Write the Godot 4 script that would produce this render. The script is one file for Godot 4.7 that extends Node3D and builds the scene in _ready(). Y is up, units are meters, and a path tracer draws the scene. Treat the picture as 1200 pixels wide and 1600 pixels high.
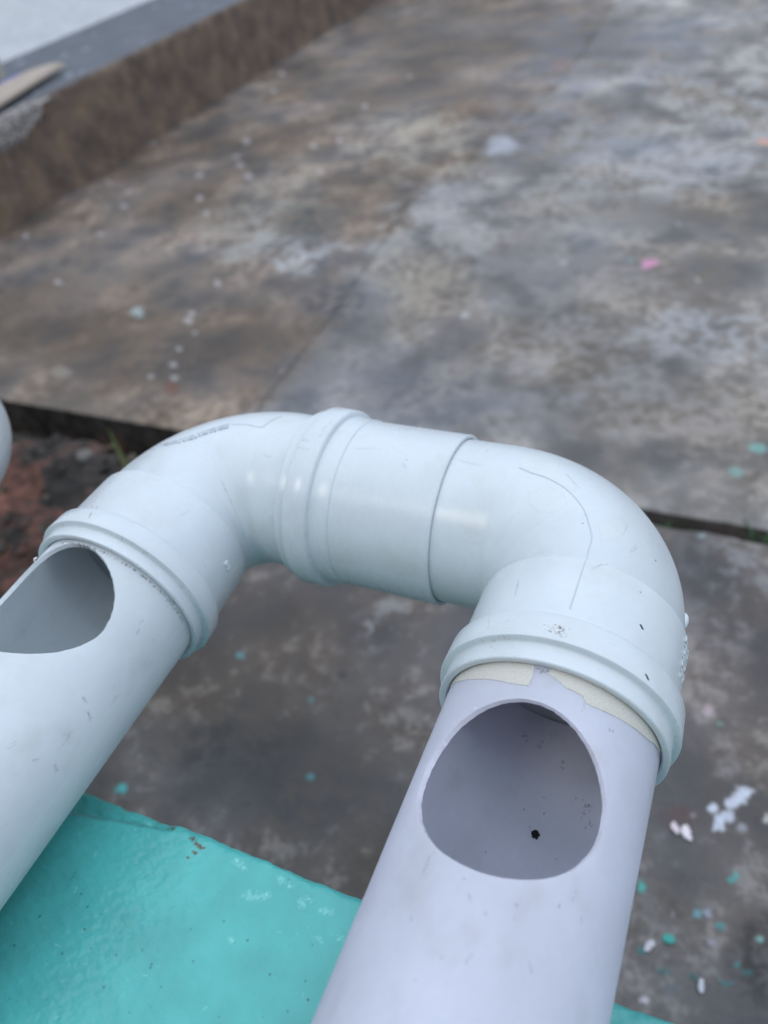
extends Node3D
# A yard seen from close above: white drain pipes with planting holes on a teal painted wall, stained concrete slabs behind.

const AXIS := 0.58          # height of the pipe axis above the slabs
const TOP := 0.53           # top of the painted wall
const SPACING := 0.2625     # between two pipe axes
const CROSS_Z := -0.085     # the cross pipe's axis
const BEND := 0.0595        # radius of the elbow's centre line
const STUB := 0.05          # straight end of the elbow inside the coupling
const ARC := BEND * PI / 2.0
const ELBOW := STUB + ARC + 0.0665
const HOLE := 0.0370
const GX0 := -2.45
const GX1 := 1.25
const GZ0 := -5.75
const GZ1 := 0.25

# Places of marks: on a fitting as [metres along it, angle round it]; on the slabs and the wall in metres.
const R_SEAM := [[0.0602, 1.55], [0.0686, 1.564], [0.0756, 1.536], [0.0826, 1.522], [0.0903, 1.508], [0.0987, 1.508], [0.1078, 1.508], [0.1176, 1.522], [0.1274, 1.522], [0.1358, 1.55], [0.147, 1.55], [0.1568, 1.55], [0.1659, 1.55], [0.1771, 1.55]]
const R_PATCH_A := [[0.0581, 1.48], [0.0567, 1.187], [0.0651, 0.908], [0.0756, 1.285], [0.0931, 1.424], [0.0896, 1.494], [0.0791, 1.522], [0.0686, 1.564]]
const R_PATCH_B := [[0.0777, 1.815], [0.0805, 1.634], [0.0924, 1.578], [0.1015, 1.634], [0.1029, 1.801], [0.0945, 1.913], [0.0826, 1.913]]
const R_PATCH_C := [[0.1176, 1.438], [0.1134, 1.145], [0.1197, 1.145], [0.1239, 1.229], [0.1288, 1.424]]
const R_DOTS := [[0.1169, 1.578], [0.1505, 1.019], [0.1295, 0.852], [0.0385, 1.326], [0.1687, 0.935], [0.1946, 0.838], [0.1141, 0.433]]
const R_SCRATCH := [[[0.1337, 1.201], [0.1253, 1.047]], [[0.1239, 1.229], [0.1155, 1.089]], [[0.1505, 1.494], [0.1407, 1.34]], [[0.1967, 2.122], [0.1827, 2.22]], [[0.1722, 2.08], [0.1568, 2.108]], [[0.0224, 1.578], [0.0455, 1.662]], [[0.0791, 1.312], [0.0938, 1.396]], [[0.2002, 2.136], [0.2037, 2.039]]]
const R_SMUDGE := [0.1925, 1.578]
const L_PRINT := [[0.1197, 1.229], [0.1134, 1.368], [0.105, 1.438], [0.0973, 1.438], [0.0896, 1.438], [0.0826, 1.424]]
const L_SEAM := [[0.0819, 1.452], [0.077, 1.466], [0.0721, 1.494], [0.0658, 1.55], [0.0609, 1.55], [0.0588, 1.452], [0.0567, 1.34], [0.0546, 1.243]]
const L_STAIN := [[0.1008, 2.262], [0.1001, 2.388], [0.0994, 2.527], [0.098, 2.723], [0.0945, 2.904]]
const L_BEAD := [[0.1792, 1.326], [0.189, 1.508], [0.1799, 1.41]]
const L_S := [0.1603, 3.072]
const L_SCR := [[[0.1848, 0.991], [0.1869, 1.382]], [[0.1869, 1.382], [0.1883, 1.745]], [[0.1533, 2.304], [0.1638, 2.276]], [[0.0511, 1.983], [0.0434, 2.011]]]
const R_TAB := [0.1316, 0.182]
const R_EMB := [[0.1519, 0.265], [0.1484, 0.028], [0.1631, 0.237], [0.1694, 0.251]]
const C_SCR := [[[0.0385, 1.731], [0.056, 1.676]], [[0.0035, 1.801], [0.0133, 1.787]], [[0.0063, 1.885], [0.0161, 1.885]], [[0.0714, 1.787], [0.077, 1.871]], [[0.0588, 1.689], [0.0588, 1.606]]]
const C_DOT := [[0.0742, 1.759]]
const C_GROOVE := [[0.0189, 1.368], [0.0203, 1.689]]
const P_TAPE_A_TOP := [[0.0357, 2.834], [0.0336, 2.667], [0.0343, 2.304], [0.035, 1.927], [0.0357, 1.717]]
const P_TAPE_A_BOT := [[0.0399, 2.765], [0.0441, 2.485], [0.0469, 2.192], [0.0483, 2.011], [0.0497, 1.843], [0.0497, 1.676]]
const P_TAPE_B_TOP := [[0.0378, 1.606], [0.0392, 1.34], [0.0392, 1.047], [0.0392, 0.684], [0.0357, 0.237]]
const P_TAPE_B_BOT := [[0.042, 1.55], [0.0455, 1.396], [0.0462, 1.243], [0.049, 1.215], [0.0476, 1.005], [0.0462, 0.81], [0.0441, 0.531], [0.0392, 0.237]]
const P_MARKS := [[[0.1379, 1.634], [0.1421, 1.606]], [[0.1267, 2.011], [0.1393, 2.011]], [[0.1344, 1.299], [0.1365, 1.285]], [[0.1386, 1.285], [0.1421, 1.299]], [[0.1267, 0.824], [0.1302, 0.81]], [[0.1281, 1.019], [0.1295, 1.005]], [[0.1505, 1.969], [0.1526, 1.983]], [[0.1232, 0.894], [0.1232, 0.935]], [[0.1414, 1.466], [0.1435, 1.466]], [[0.1337, 1.717], [0.1351, 1.689]], [[0.1701, 1.801], [0.1701, 1.759]], [[0.1687, 1.606], [0.1687, 1.578]], [[0.1491, 1.131], [0.1547, 1.047]], [[0.1554, 1.48], [0.1603, 1.494]], [[0.0483, 1.229], [0.0539, 1.215]], [[0.0546, 0.977], [0.0539, 0.908]]]
const PL_MARKS := [[[0.105, 0.503], [0.1078, 0.391]], [[0.1085, 0.377], [0.1113, 0.223]], [[0.0994, 0.168], [0.0903, 0.14]], [[0.1428, 0.489], [0.1393, 0.419]], [[0.1225, 0.349], [0.1295, 0.293]], [[0.1386, 0.293], [0.1379, 0.168]], [[0.1456, 0.74], [0.1386, 0.712]], [[0.0637, 0.433], [0.0588, 0.433]], [[0.0581, 0.489], [0.0546, 0.461]], [[0.0651, 1.187], [0.0693, 1.047]], [[0.035, 0.419], [0.0322, 0.223]]]
const P_IN := [[0.068, 4.743, 0.0019], [0.065, 4.666, 0.0006], [0.0854, 4.323, 0.0006], [0.0478, 4.721, 0.0006], [0.056, 4.766, 0.0006], [0.0575, 4.56, 0.0006], [0.0277, 4.805, 0.0016], [0.021, 4.518, 0.0012], [0.0205, 4.332, 0.0013], [0.048, 5.208, 0.0016], [0.058, 5.261, 0.0014], [0.0444, 5.048, 0.0006], [0.0329, 5.261, 0.0007], [0.0118, 4.632, 0.0008], [0.0464, 5.164, 0.001], [0.0516, 5.173, 0.0012]]
const BOUND := [[-0.79, -4.31], [-0.74, -3.344], [-0.76, -2.688], [-0.81, -2.289], [-0.924, -1.924], [-0.883, -1.587], [-0.855, -1.245], [-0.845, -0.894], [-0.802, -0.608], [-0.632, -0.285]]
const STAINS_AND_SHEEN := [
	[-1.1272, -2.4342, 0.3181, -0.0001, 0.1392, 0.3489, 156, 150, 137, 0.75, 1],
	[-1.3575, -1.9442, 0.2081, -0.0134, 0.1212, 0.2244, 142, 136, 123, 0.625, 1],
	[-1.3158, -1.6628, 0.1697, -0.0172, 0.1334, 0.2298, 142, 145, 142, 0.6875, 1],
	[-1.1084, -1.5403, 0.1252, -0.0151, 0.0784, 0.1485, 163, 167, 171, 0.85, 1],
	[-1.5054, -1.7837, 0.1156, -0.0097, 0.1007, 0.1617, 133, 127, 116, 0.625, 1],
	[-0.7429, -1.762, 0.1837, -0.0176, 0.1093, 0.3053, 150, 150, 152, 0.75, 1],
	[-0.705, -1.4638, 0.1159, -0.0161, 0.0759, 0.197, 133, 124, 109, 0.6875, 1],
	[-0.499, -1.8677, 0.2282, -0.0191, 0.0599, 0.2285, 139, 134, 129, 0.625, 1],
	[-0.3629, -2.0532, 0.284, -0.0163, 0.0323, 0.1589, 142, 142, 142, 0.625, 1],
	[-0.1646, -2.2523, 0.2291, -0.0065, 0.0358, 0.2731, 150, 150, 152, 0.75, 1],
	[-0.1472, -2.7285, 0.1986, 0.009, 0.0426, 0.3864, 152, 153, 154, 0.75, 1],
	[-0.0949, -3.2608, 0.1328, 0.0171, 0.0208, 0.2459, 161, 159, 156, 0.75, 1],
	[-0.5491, -2.4635, 0.2304, 0.0009, 0.0549, 0.2364, 122, 124, 131, 0.625, 1],
	[-0.0169, -1.3184, 0.1477, -0.0261, 0.0138, 0.1144, 152, 155, 159, 0.75, 1],
	[-0.2841, -1.2054, 0.2087, -0.039, 0.0422, 0.1729, 135, 133, 133, 0.625, 1],
	[-0.0965, -1.0342, 0.1922, -0.0421, 0.0213, 0.122, 129, 127, 127, 0.625, 1],
	[0.0508, -0.9312, 0.1115, -0.0269, 0.0117, 0.1065, 142, 133, 127, 0.625, 1],
	[-0.3488, -0.9573, 0.121, -0.0269, 0.0308, 0.1008, 122, 122, 124, 0.5625, 1],
	[-0.2414, -1.5282, 0.1877, -0.026, 0.0309, 0.1568, 133, 127, 124, 0.5625, 1],
	[0.0925, -0.6328, 0.0769, -0.0223, 0.0094, 0.0897, 124, 124, 127, 0.75, 1],
	[0.1186, -0.5413, 0.0641, -0.0196, 0.0065, 0.0684, 122, 116, 114, 0.625, 1],
	[-0.3716, -0.3847, 0.0372, -0.0114, 0.0147, 0.0332, 156, 157, 159, 0.6875, 1],
	[-0.3463, -0.4243, 0.0375, -0.0114, 0.0119, 0.0288, 142, 141, 141, 0.625, 1],
	[-0.4307, -0.2877, 0.0815, -0.026, 0.0361, 0.0699, 94, 88, 84, 0.5, 1],
	[-1.6933, -1.3664, 0.2618, -0.035, 0.1468, 0.1821, 112, 99, 86, 0.5, 1],
	[-1.8232, -1.9143, 0.2342, -0.015, 0.1469, 0.2093, 112, 97, 86, 0.5, 1],
	[-1.8474, -3.2882, 0.3126, 0.0327, 0.1983, 0.4081, 114, 105, 94, 0.4375, 1],
	[-1.1713, -1.7211, 0.1033, -0.0099, 0.061, 0.118, 53, 55, 53, 0.78, 1],
	[-0.8687, -1.2744, 0.0985, -0.016, 0.0643, 0.1322, 57, 55, 60, 0.78, 1],
	[-1.1861, -0.9795, 0.2315, -0.045, 0.0791, 0.1113, 66, 60, 57, 0.65, 1],
	[-1.7411, -1.1689, 0.1671, -0.0263, 0.1143, 0.1272, 73, 64, 60, 0.52, 1],
	[-0.8934, -1.023, 0.1519, -0.0298, 0.0672, 0.1208, 71, 66, 64, 0.65, 1],
	[-1.3852, -3.7351, 0.5086, 0.086, 0.1806, 0.5239, 69, 65, 62, 0.7150000000000001, 1],
	[-1.3444, -2.9785, 0.3492, 0.0248, 0.1007, 0.2525, 77, 69, 64, 0.52, 1],
	[-0.0184, -1.5591, 0.0943, -0.0131, 0.0135, 0.1225, 84, 82, 84, 0.78, 1],
	[-0.526, -0.9628, 0.1428, -0.0308, 0.0498, 0.127, 77, 79, 84, 0.65, 1],
	[-0.4995, -1.1651, 0.0695, -0.013, 0.0518, 0.1501, 84, 80, 82, 0.65, 1],
	[-0.783, -2.5262, 0.1363, 0.0017, 0.0928, 0.3167, 92, 95, 106, 0.52, 1],
	[-0.5839, -3.5996, 0.2985, 0.0505, 0.0739, 0.4036, 88, 92, 101, 0.78, 1],
	[-0.8554, -3.5464, 0.1724, 0.0268, 0.1505, 0.6168, 86, 91, 104, 0.78, 1],
	[-0.2458, -1.8889, 0.1463, -0.0122, 0.0175, 0.1002, 92, 90, 90, 0.52, 1],
	[-0.4143, -1.6065, 0.1416, -0.0175, 0.0307, 0.1199, 96, 94, 96, 0.5850000000000001, 1],
	[-0.4882, -0.1492, 0.0945, -0.0318, 0.0262, 0.0421, 46, 46, 46, 0.7150000000000001, 1],
	[-0.3487, -0.1111, 0.0703, -0.0246, 0.0239, 0.0455, 57, 57, 62, 0.65, 1],
	[0.1824, -0.1232, 0.029, -0.011, 0.0037, 0.0495, 33, 30, 30, 0.8450000000000001, 1],
	[0.0581, -0.6228, 0.0346, -0.01, 0.0081, 0.064, 79, 80, 86, 0.65, 1],
	[0.0906, -0.1564, 0.0441, -0.0162, 0.006, 0.0408, 58, 57, 57, 0.52, 1],
	[-3.5642, -3.3536, 1.0101, 0.094, 0.6535, 0.7539, 73, 64, 58, 0.39, 1],
	[-0.6906, -1.0372, 0.1563, -0.0313, 0.0642, 0.1407, 92, 94, 102, 0.4, 0],
	[-0.7662, -2.358, 0.0738, -0.0008, 0.0295, 0.0976, 172, 177, 188, 0.85, 0],
	[0.0853, -0.2398, 0.0255, -0.009, 0.0026, 0.0185, 92, 62, 60, 0.5, 0],
	[0.1318, -0.3264, 0.0236, -0.0081, 0.0019, 0.0189, 128, 123, 123, 0.5, 0],
	[-1.085, -0.8798, 0.0231, -0.0049, 0.017, 0.0244, 112, 70, 55, 0.6, 0],
	[-1.4094, -0.8794, 0.0344, -0.0069, 0.0225, 0.0261, 152, 147, 136, 0.6, 0],
	[-0.786, -3.262, 0.0534, 0.0062, 0.0195, 0.0801, 142, 102, 92, 0.5, 0],
	[0.1037, -0.059, 0.0081, -0.0031, 0.0008, 0.0052, 98, 98, 104, 0.8, 0],
	[-0.3789, -0.2985, 0.0071, -0.0023, 0.0028, 0.006, 45, 45, 48, 0.7, 0],
	[-0.6709, -2.482, 0.0479, 0.0003, 0.0225, 0.0847, 124, 112, 122, 0.5, 0],
	[-2.1061, -3.2661, 0.0234, 0.0023, 0.0248, 0.0453, 190, 190, 196, 0.55, 2],
	[-2.0037, -3.0077, 0.0191, 0.0013, 0.0196, 0.0352, 190, 190, 196, 0.55, 2],
	[-1.4699, -2.3503, 0.0168, -0.0002, 0.0141, 0.0277, 190, 190, 196, 0.55, 2],
	[-1.3905, -2.4019, 0.0146, -0.0001, 0.0118, 0.0246, 190, 190, 196, 0.55, 2],
	[-1.7869, -2.4001, 0.0207, -0.0001, 0.0197, 0.0333, 190, 190, 196, 0.55, 2],
	[-1.7326, -2.2388, 0.0153, -0.0004, 0.0143, 0.0237, 190, 190, 196, 0.55, 2],
	[-1.6695, -2.1613, 0.0191, -0.0007, 0.0174, 0.029, 190, 190, 196, 0.55, 2],
	[-1.5811, -2.0662, 0.0182, -0.0009, 0.016, 0.0272, 190, 190, 196, 0.55, 2],
	[-1.7818, -2.0626, 0.017, -0.0008, 0.0162, 0.0248, 190, 190, 196, 0.55, 2],
	[-1.6571, -1.8723, 0.0158, -0.0011, 0.0143, 0.0218, 190, 190, 196, 0.55, 2],
	[-1.5564, -1.76, 0.013, -0.0011, 0.0114, 0.0176, 190, 190, 196, 0.55, 2],
	[-1.9822, -1.9041, 0.0151, -0.001, 0.0154, 0.0204, 190, 190, 196, 0.55, 2],
	[-1.918, -1.7904, 0.0166, -0.0013, 0.0165, 0.0216, 190, 190, 196, 0.55, 2],
	[-2.2225, -2.3841, 0.0178, -0.0001, 0.0195, 0.0271, 190, 190, 196, 0.55, 2],
	[-1.4611, -2.7882, 0.0138, 0.0006, 0.0115, 0.0257, 190, 190, 196, 0.55, 2],
	[-1.219, -1.1528, 0.0156, -0.0027, 0.0116, 0.0173, 190, 190, 196, 0.55, 2],
	[-1.2294, -1.1831, 0.0115, -0.0019, 0.0086, 0.0129, 190, 190, 196, 0.55, 2],
	[-1.1364, -0.9616, 0.0116, -0.0023, 0.0082, 0.0119, 190, 190, 196, 0.55, 2],
	[-1.0991, -0.9155, 0.0125, -0.0026, 0.0087, 0.0126, 190, 190, 196, 0.55, 2],
	[-1.1625, -0.9078, 0.0102, -0.0021, 0.0074, 0.0102, 190, 190, 196, 0.55, 2],
	[-1.1646, -1.1002, 0.0096, -0.0017, 0.0069, 0.0104, 190, 190, 196, 0.55, 2],
	[-1.2524, -1.344, 0.0137, -0.002, 0.0103, 0.0164, 190, 190, 196, 0.55, 2],
	[-1.1626, -1.0267, 0.0093, -0.0018, 0.0067, 0.0098, 190, 190, 196, 0.55, 2],
	[-2.1239, -1.5327, 0.0164, -0.0018, 0.0175, 0.019, 190, 190, 196, 0.55, 2],
	[-1.8561, -1.5846, 0.0135, -0.0014, 0.0132, 0.0165, 190, 190, 196, 0.55, 2],
	[-2.1288, -1.9811, 0.0137, -0.0007, 0.0146, 0.0186, 190, 190, 196, 0.55, 2],
	[-0.5347, -1.2899, 0.0106, -0.0018, 0.0047, 0.0137, 190, 190, 196, 0.55, 2],
	[-0.0564, -1.5322, 0.0076, -0.0011, 0.0015, 0.0116, 190, 190, 196, 0.55, 2],
	[-0.3747, -1.5767, 0.0086, -0.0011, 0.0031, 0.0128, 190, 190, 196, 0.55, 2],
	[-0.7382, -1.4592, 0.0067, -0.0009, 0.0036, 0.009, 190, 190, 196, 0.55, 2],
	[-1.3211, -2.1059, 0.0133, -0.0006, 0.0104, 0.0208, 190, 190, 196, 0.55, 2],
	[-1.7647, -1.2776, 0.0156, -0.0022, 0.0148, 0.017, 190, 190, 196, 0.55, 2],
	[-1.4142, -3.1535, 0.0122, 0.0011, 0.01, 0.0251, 190, 190, 196, 0.55, 2],
	[-0.1388, -1.8198, 0.0061, -0.0006, 0.0015, 0.0103, 190, 190, 196, 0.55, 2],
	[-0.4019, -2.2456, 0.0076, -0.0002, 0.0028, 0.014, 190, 190, 196, 0.55, 2],
	[-1.3915, -1.1662, 0.0225, -0.0037, 0.0177, 0.0238, 176, 200, 206, 0.62, 2],
	[-0.1725, -1.5961, 0.0216, -0.0028, 0.0043, 0.0259, 232, 150, 196, 0.62, 2],
	[0.0181, -2.3976, 0.019, -0.0001, 0.0019, 0.026, 216, 140, 120, 0.62, 2],
	[0.116, -0.9469, 0.0139, -0.0033, 0.0012, 0.0159, 112, 175, 168, 0.62, 2],
	[0.0872, -0.8735, 0.0116, -0.0029, 0.0013, 0.0132, 111, 158, 152, 0.62, 2],
	[-0.2184, -1.6035, 0.0117, -0.0015, 0.003, 0.0164, 120, 147, 142, 0.62, 2],
	[0.052, -0.7086, 0.0073, -0.002, 0.0009, 0.007, 136, 163, 162, 0.62, 2],
	[-0.5423, -0.282, 0.0086, -0.0027, 0.0043, 0.0072, 90, 135, 139, 0.85, 2],
	[-0.5851, -0.0453, 0.0093, -0.0032, 0.0052, 0.0067, 72, 172, 171, 0.85, 2],
	[-0.4049, -0.2476, 0.0052, -0.0017, 0.0024, 0.0047, 88, 119, 123, 0.85, 2],
	[-0.351, -0.1424, 0.0056, -0.0019, 0.0028, 0.0056, 76, 131, 138, 0.85, 2],
	[0.0596, -0.1486, 0.0057, -0.0021, 0.0012, 0.0068, 72, 172, 162, 0.85, 2],
	[0.147, -0.1878, 0.0044, -0.0016, 0.0004, 0.0042, 76, 156, 149, 0.85, 2],
	[0.1515, -0.1945, 0.0031, -0.0011, 0.0003, 0.0035, 88, 156, 152, 0.85, 2],
	[0.1188, -0.1409, 0.0073, -0.0027, 0.0008, 0.0065, 104, 156, 166, 0.85, 2],
	[0.1274, -0.1434, 0.0061, -0.0023, 0.0007, 0.0059, 150, 152, 170, 0.85, 2],
	[0.1416, -0.1352, 0.0036, -0.0013, 0.0006, 0.0051, 68, 143, 146, 0.85, 2],
	[0.0716, -0.0832, 0.0048, -0.0018, 0.0006, 0.0037, 55, 127, 123, 0.85, 2],
	[0.179, -0.1367, 0.0047, -0.0018, 0.0003, 0.0044, 128, 175, 171, 0.85, 2],
	[0.1613, -0.1039, 0.0035, -0.0013, 0.0003, 0.003, 64, 135, 136, 0.85, 2],
	[0.17, -0.0997, 0.0057, -0.0022, 0.0003, 0.003, 55, 98, 102, 0.85, 2],
	[0.1532, -0.0829, 0.0086, -0.0033, 0.0003, 0.0029, 64, 110, 118, 0.85, 2],
	[0.0954, -0.0731, 0.0077, -0.0029, 0.0004, 0.0024, 66, 98, 101, 0.85, 2],
	[0.1219, -0.0776, 0.0041, -0.0016, 0.0005, 0.0035, 52, 95, 94, 0.85, 2],
	[0.0962, -0.1312, 0.0037, -0.0014, 0.0006, 0.0039, 190, 186, 200, 0.85, 2],
	[0.1355, -0.1171, 0.0042, -0.0016, 0.0004, 0.0037, 150, 140, 152, 0.85, 2],
	[0.0821, -0.0404, 0.0052, -0.002, 0.0006, 0.0034, 206, 196, 206, 0.85, 2],
	[0.1003, -0.2484, 0.0033, -0.0012, 0.0005, 0.0039, 160, 140, 144, 0.85, 2],
	[0.1767, -0.2705, 0.0039, -0.0014, 0.0005, 0.0078, 206, 204, 194, 0.85, 2],
	[0.1491, -0.2935, 0.0101, -0.0035, 0.0011, 0.0122, 208, 212, 226, 0.85, 2],
	[0.1568, -0.2996, 0.0067, -0.0023, 0.0005, 0.0065, 214, 218, 232, 0.85, 2],
	[0.1401, -0.2779, 0.0094, -0.0033, 0.0009, 0.0088, 206, 210, 224, 0.85, 2],
	[0.1206, -0.2653, 0.0067, -0.0024, 0.0007, 0.0063, 214, 218, 232, 0.85, 2],
	[0.1351, -0.2598, 0.0106, -0.0037, 0.001, 0.0093, 200, 204, 218, 0.85, 2],
	[0.1277, -0.2452, 0.0079, -0.0028, 0.0009, 0.0084, 206, 210, 224, 0.85, 2],
	[0.1527, -0.2525, 0.0059, -0.0021, 0.0004, 0.0046, 150, 150, 160, 0.85, 2],
	[0.073, -0.183, 0.0052, -0.0019, 0.0009, 0.0057, 96, 94, 100, 0.85, 2],
	[0.0897, -0.1853, 0.0052, -0.0019, 0.0006, 0.0043, 100, 98, 104, 0.85, 2],
	[-0.1111, -0.7608, 0.009, -0.0024, 0.002, 0.0094, 150, 160, 170, 0.62, 2],
	[0.1006, -0.3955, 0.0067, -0.0022, 0.0009, 0.0076, 170, 150, 156, 0.85, 2],
	[0.1152, -0.3808, 0.0044, -0.0014, 0.0005, 0.0046, 104, 135, 126, 0.85, 2]]
const WALL_MARKS := [
	[-0.1641, 0.1269, 0.0022, 96, 66, 54, 0.8, 6],
	[-0.1606, 0.1285, 0.002, 96, 66, 54, 0.8, 6],
	[-0.1576, 0.1295, 0.0024, 96, 66, 54, 0.8, 6],
	[-0.159, 0.1328, 0.0016, 96, 66, 54, 0.8, 6],
	[-0.1783, 0.1254, 0.0016, 96, 66, 54, 0.8, 6],
	[-0.161, 0.1363, 0.001, 96, 66, 54, 0.8, 6],
	[-0.1353, 0.1288, 0.004, 150, 214, 212, 0.4, 4],
	[-0.1313, 0.1304, 0.003, 150, 214, 212, 0.4, 4],
	[-0.1091, 0.1289, 0.004, 150, 214, 212, 0.4, 4],
	[-0.104, 0.1303, 0.003, 150, 214, 212, 0.4, 4],
	[-0.0949, 0.1352, 0.004, 150, 214, 212, 0.4, 4],
	[-0.0922, 0.1323, 0.003, 150, 214, 212, 0.4, 4],
	[-0.1173, 0.1403, 0.005, 150, 214, 212, 0.4, 4],
	[-0.1215, 0.1425, 0.003, 150, 214, 212, 0.4, 4],
	[-0.1132, 0.1378, 0.003, 150, 214, 212, 0.4, 4],
	[-0.0813, 0.1345, 0.004, 150, 214, 212, 0.4, 4],
	[-0.0802, 0.147, 0.003, 150, 214, 212, 0.4, 4],
	[-0.0703, 0.1433, 0.003, 150, 214, 212, 0.4, 4],
	[-0.119, 0.1616, 0.003, 150, 214, 212, 0.4, 4],
	[-0.2134, 0.1656, 0.0005, 20, 50, 50, 0.9, 1],
	[-0.2137, 0.1637, 0.0005, 20, 50, 50, 0.9, 1],
	[-0.2138, 0.1672, 0.0005, 20, 50, 50, 0.9, 1],
	[-0.2034, 0.171, 0.0005, 20, 50, 50, 0.9, 1],
	[-0.1961, 0.1748, 0.0005, 20, 50, 50, 0.9, 1],
	[-0.194, 0.1967, 0.0005, 20, 50, 50, 0.9, 1],
	[-0.1907, 0.1839, 0.0005, 20, 50, 50, 0.9, 1],
	[-0.1574, 0.1814, 0.0005, 20, 50, 50, 0.9, 1],
	[-0.1493, 0.1847, 0.0005, 20, 50, 50, 0.9, 1],
	[-0.149, 0.1861, 0.0005, 20, 50, 50, 0.9, 1],
	[-0.1115, 0.1593, 0.0005, 20, 50, 50, 0.9, 1],
	[-0.1268, 0.156, 0.0005, 20, 50, 50, 0.9, 1],
	[-0.1075, 0.1913, 0.0005, 20, 50, 50, 0.9, 1],
	[-0.0795, 0.1781, 0.0005, 20, 50, 50, 0.9, 1],
	[-0.2167, 0.1873, 0.0005, 20, 50, 50, 0.9, 1],
	[-0.168, 0.1875, 0.0005, 20, 50, 50, 0.9, 1],
	[-0.2197, 0.2025, 0.0005, 20, 50, 50, 0.9, 1],
	[-0.1819, 0.1897, 0.0005, 20, 50, 50, 0.9, 1],
	[-0.1394, 0.1908, 0.0005, 20, 50, 50, 0.9, 1],
	[-0.1652, 0.2008, 0.0005, 20, 50, 50, 0.9, 1],
	[-0.1312, 0.1764, 0.0005, 20, 50, 50, 0.9, 1],
	[-0.0943, 0.1681, 0.0005, 20, 50, 50, 0.9, 1],
	[-0.073, 0.1708, 0.0005, 20, 50, 50, 0.9, 1],
	[-0.1879, 0.215, 0.0005, 20, 50, 50, 0.9, 1],
	[-0.1473, 0.2048, 0.0005, 20, 50, 50, 0.9, 1]]
const FLAKES := [[0.0951, -0.1039, 0.0058, 0.0045, 56, 158, 150], [0.0959, -0.2244, 0.006, 0.0085, 226, 214, 220], [0.0837, -0.2264, 0.0045, 0.0065, 216, 200, 206], [0.0779, -0.0915, 0.0075, 0.0035, 196, 190, 198], [0.1305, -0.0717, 0.0065, 0.003, 190, 190, 198]]


var names := {}
var rng := RandomNumberGenerator.new()


func _ready() -> void:
	rng.seed = 7
	view()
	setting()
	planter_run()
	small_things()


func view() -> void:
	var camera := Camera3D.new()
	camera.name = "camera"
	camera.transform = Transform3D(Basis(Vector3(0.91140, -0.13320, -0.38936), Vector3(-0.17782, 0.72580, -0.66453), Vector3(0.37111, 0.67489, 0.63781)), Vector3(0.04755, 0.91355, 0.23489))
	var lens := CameraAttributesPhysical.new()
	lens.frustum_focal_length = 18.32
	lens.exposure_aperture = 4.0
	lens.frustum_focus_distance = 0.37
	camera.attributes = lens
	camera.fov = 66.45
	camera.near = 0.01
	camera.far = 200.0
	add_child(camera)
	camera.fov = 66.45
	camera.current = true

	var sky := ProceduralSkyMaterial.new()
	sky.sky_top_color = Color(0.90, 0.94, 1.0)
	sky.sky_horizon_color = Color(0.57, 0.605, 0.655)
	sky.sky_curve = 0.6
	sky.sky_energy_multiplier = 1.42
	sky.ground_bottom_color = Color(0.30, 0.28, 0.27)
	sky.ground_horizon_color = Color(0.45, 0.45, 0.46)
	var e := Environment.new()
	e.background_mode = Environment.BG_SKY
	e.sky = Sky.new()
	e.sky.sky_material = sky
	e.tonemap_mode = Environment.TONE_MAPPER_LINEAR
	e.tonemap_exposure = 0.9
	e.sdfgi_enabled = true
	e.ssao_enabled = true
	e.ssil_enabled = true
	var w := WorldEnvironment.new()
	w.name = "environment"
	w.environment = e
	add_child(w)

	var sun := DirectionalLight3D.new()
	sun.name = "sun"
	sun.light_energy = 0.2
	sun.light_color = Color(1.0, 0.98, 0.95)
	sun.light_angular_distance = 14.0
	sun.shadow_enabled = true
	add_child(sun)
	sun.look_at_from_position(Vector3(-0.26, 0.77, 0.59), Vector3.ZERO)


# ---------------------------------------------------------------- helpers

func numbered(called: String) -> String:
	var n: int = names.get(called, 0)
	names[called] = n + 1
	return called if n == 0 else "%s_%03d" % [called, n]


func structure(called: String, o: Node3D) -> Node3D:
	o.name = numbered(called)
	o.set_meta("kind", "structure")
	add_child(o)
	return o


func thing(called: String, label: String, category: String, at: Vector3, group := "", o: Node3D = null) -> Node3D:
	if o == null:
		o = Node3D.new()
	o.name = numbered(called)
	o.position = at
	o.set_meta("label", label)
	o.set_meta("category", category)
	if group:
		o.set_meta("group", group)
	add_child(o)
	return o


func part(called: String, mesh: Mesh, m: Material, parent: Node3D) -> MeshInstance3D:
	var o := body(mesh, m)
	o.name = called
	parent.add_child(o, true)
	return o


func body(mesh: Mesh, m: Material) -> MeshInstance3D:
	var o := MeshInstance3D.new()
	o.mesh = mesh
	o.material_override = m
	return o


func noise(freq: float, seed_: int, octaves := 4) -> FastNoiseLite:
	var n := FastNoiseLite.new()
	n.noise_type = FastNoiseLite.TYPE_SIMPLEX_SMOOTH
	n.fractal_type = FastNoiseLite.FRACTAL_FBM
	n.fractal_octaves = octaves
	n.frequency = freq
	n.seed = seed_
	return n


func noise_tex(freq: float, seed_: int, size := 512, octaves := 4) -> ImageTexture:
	return ImageTexture.create_from_image(noise(freq, seed_, octaves).get_seamless_image(size, size))


func paint(c: Color, rough: float) -> StandardMaterial3D:
	var m := StandardMaterial3D.new()
	m.albedo_color = c
	m.roughness = rough
	m.cull_mode = BaseMaterial3D.CULL_DISABLED
	return m


func textured(im: Image, rough: float) -> StandardMaterial3D:
	im.generate_mipmaps()
	var m := paint(Color.WHITE, rough)
	m.albedo_texture = ImageTexture.create_from_image(im)
	return m


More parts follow.
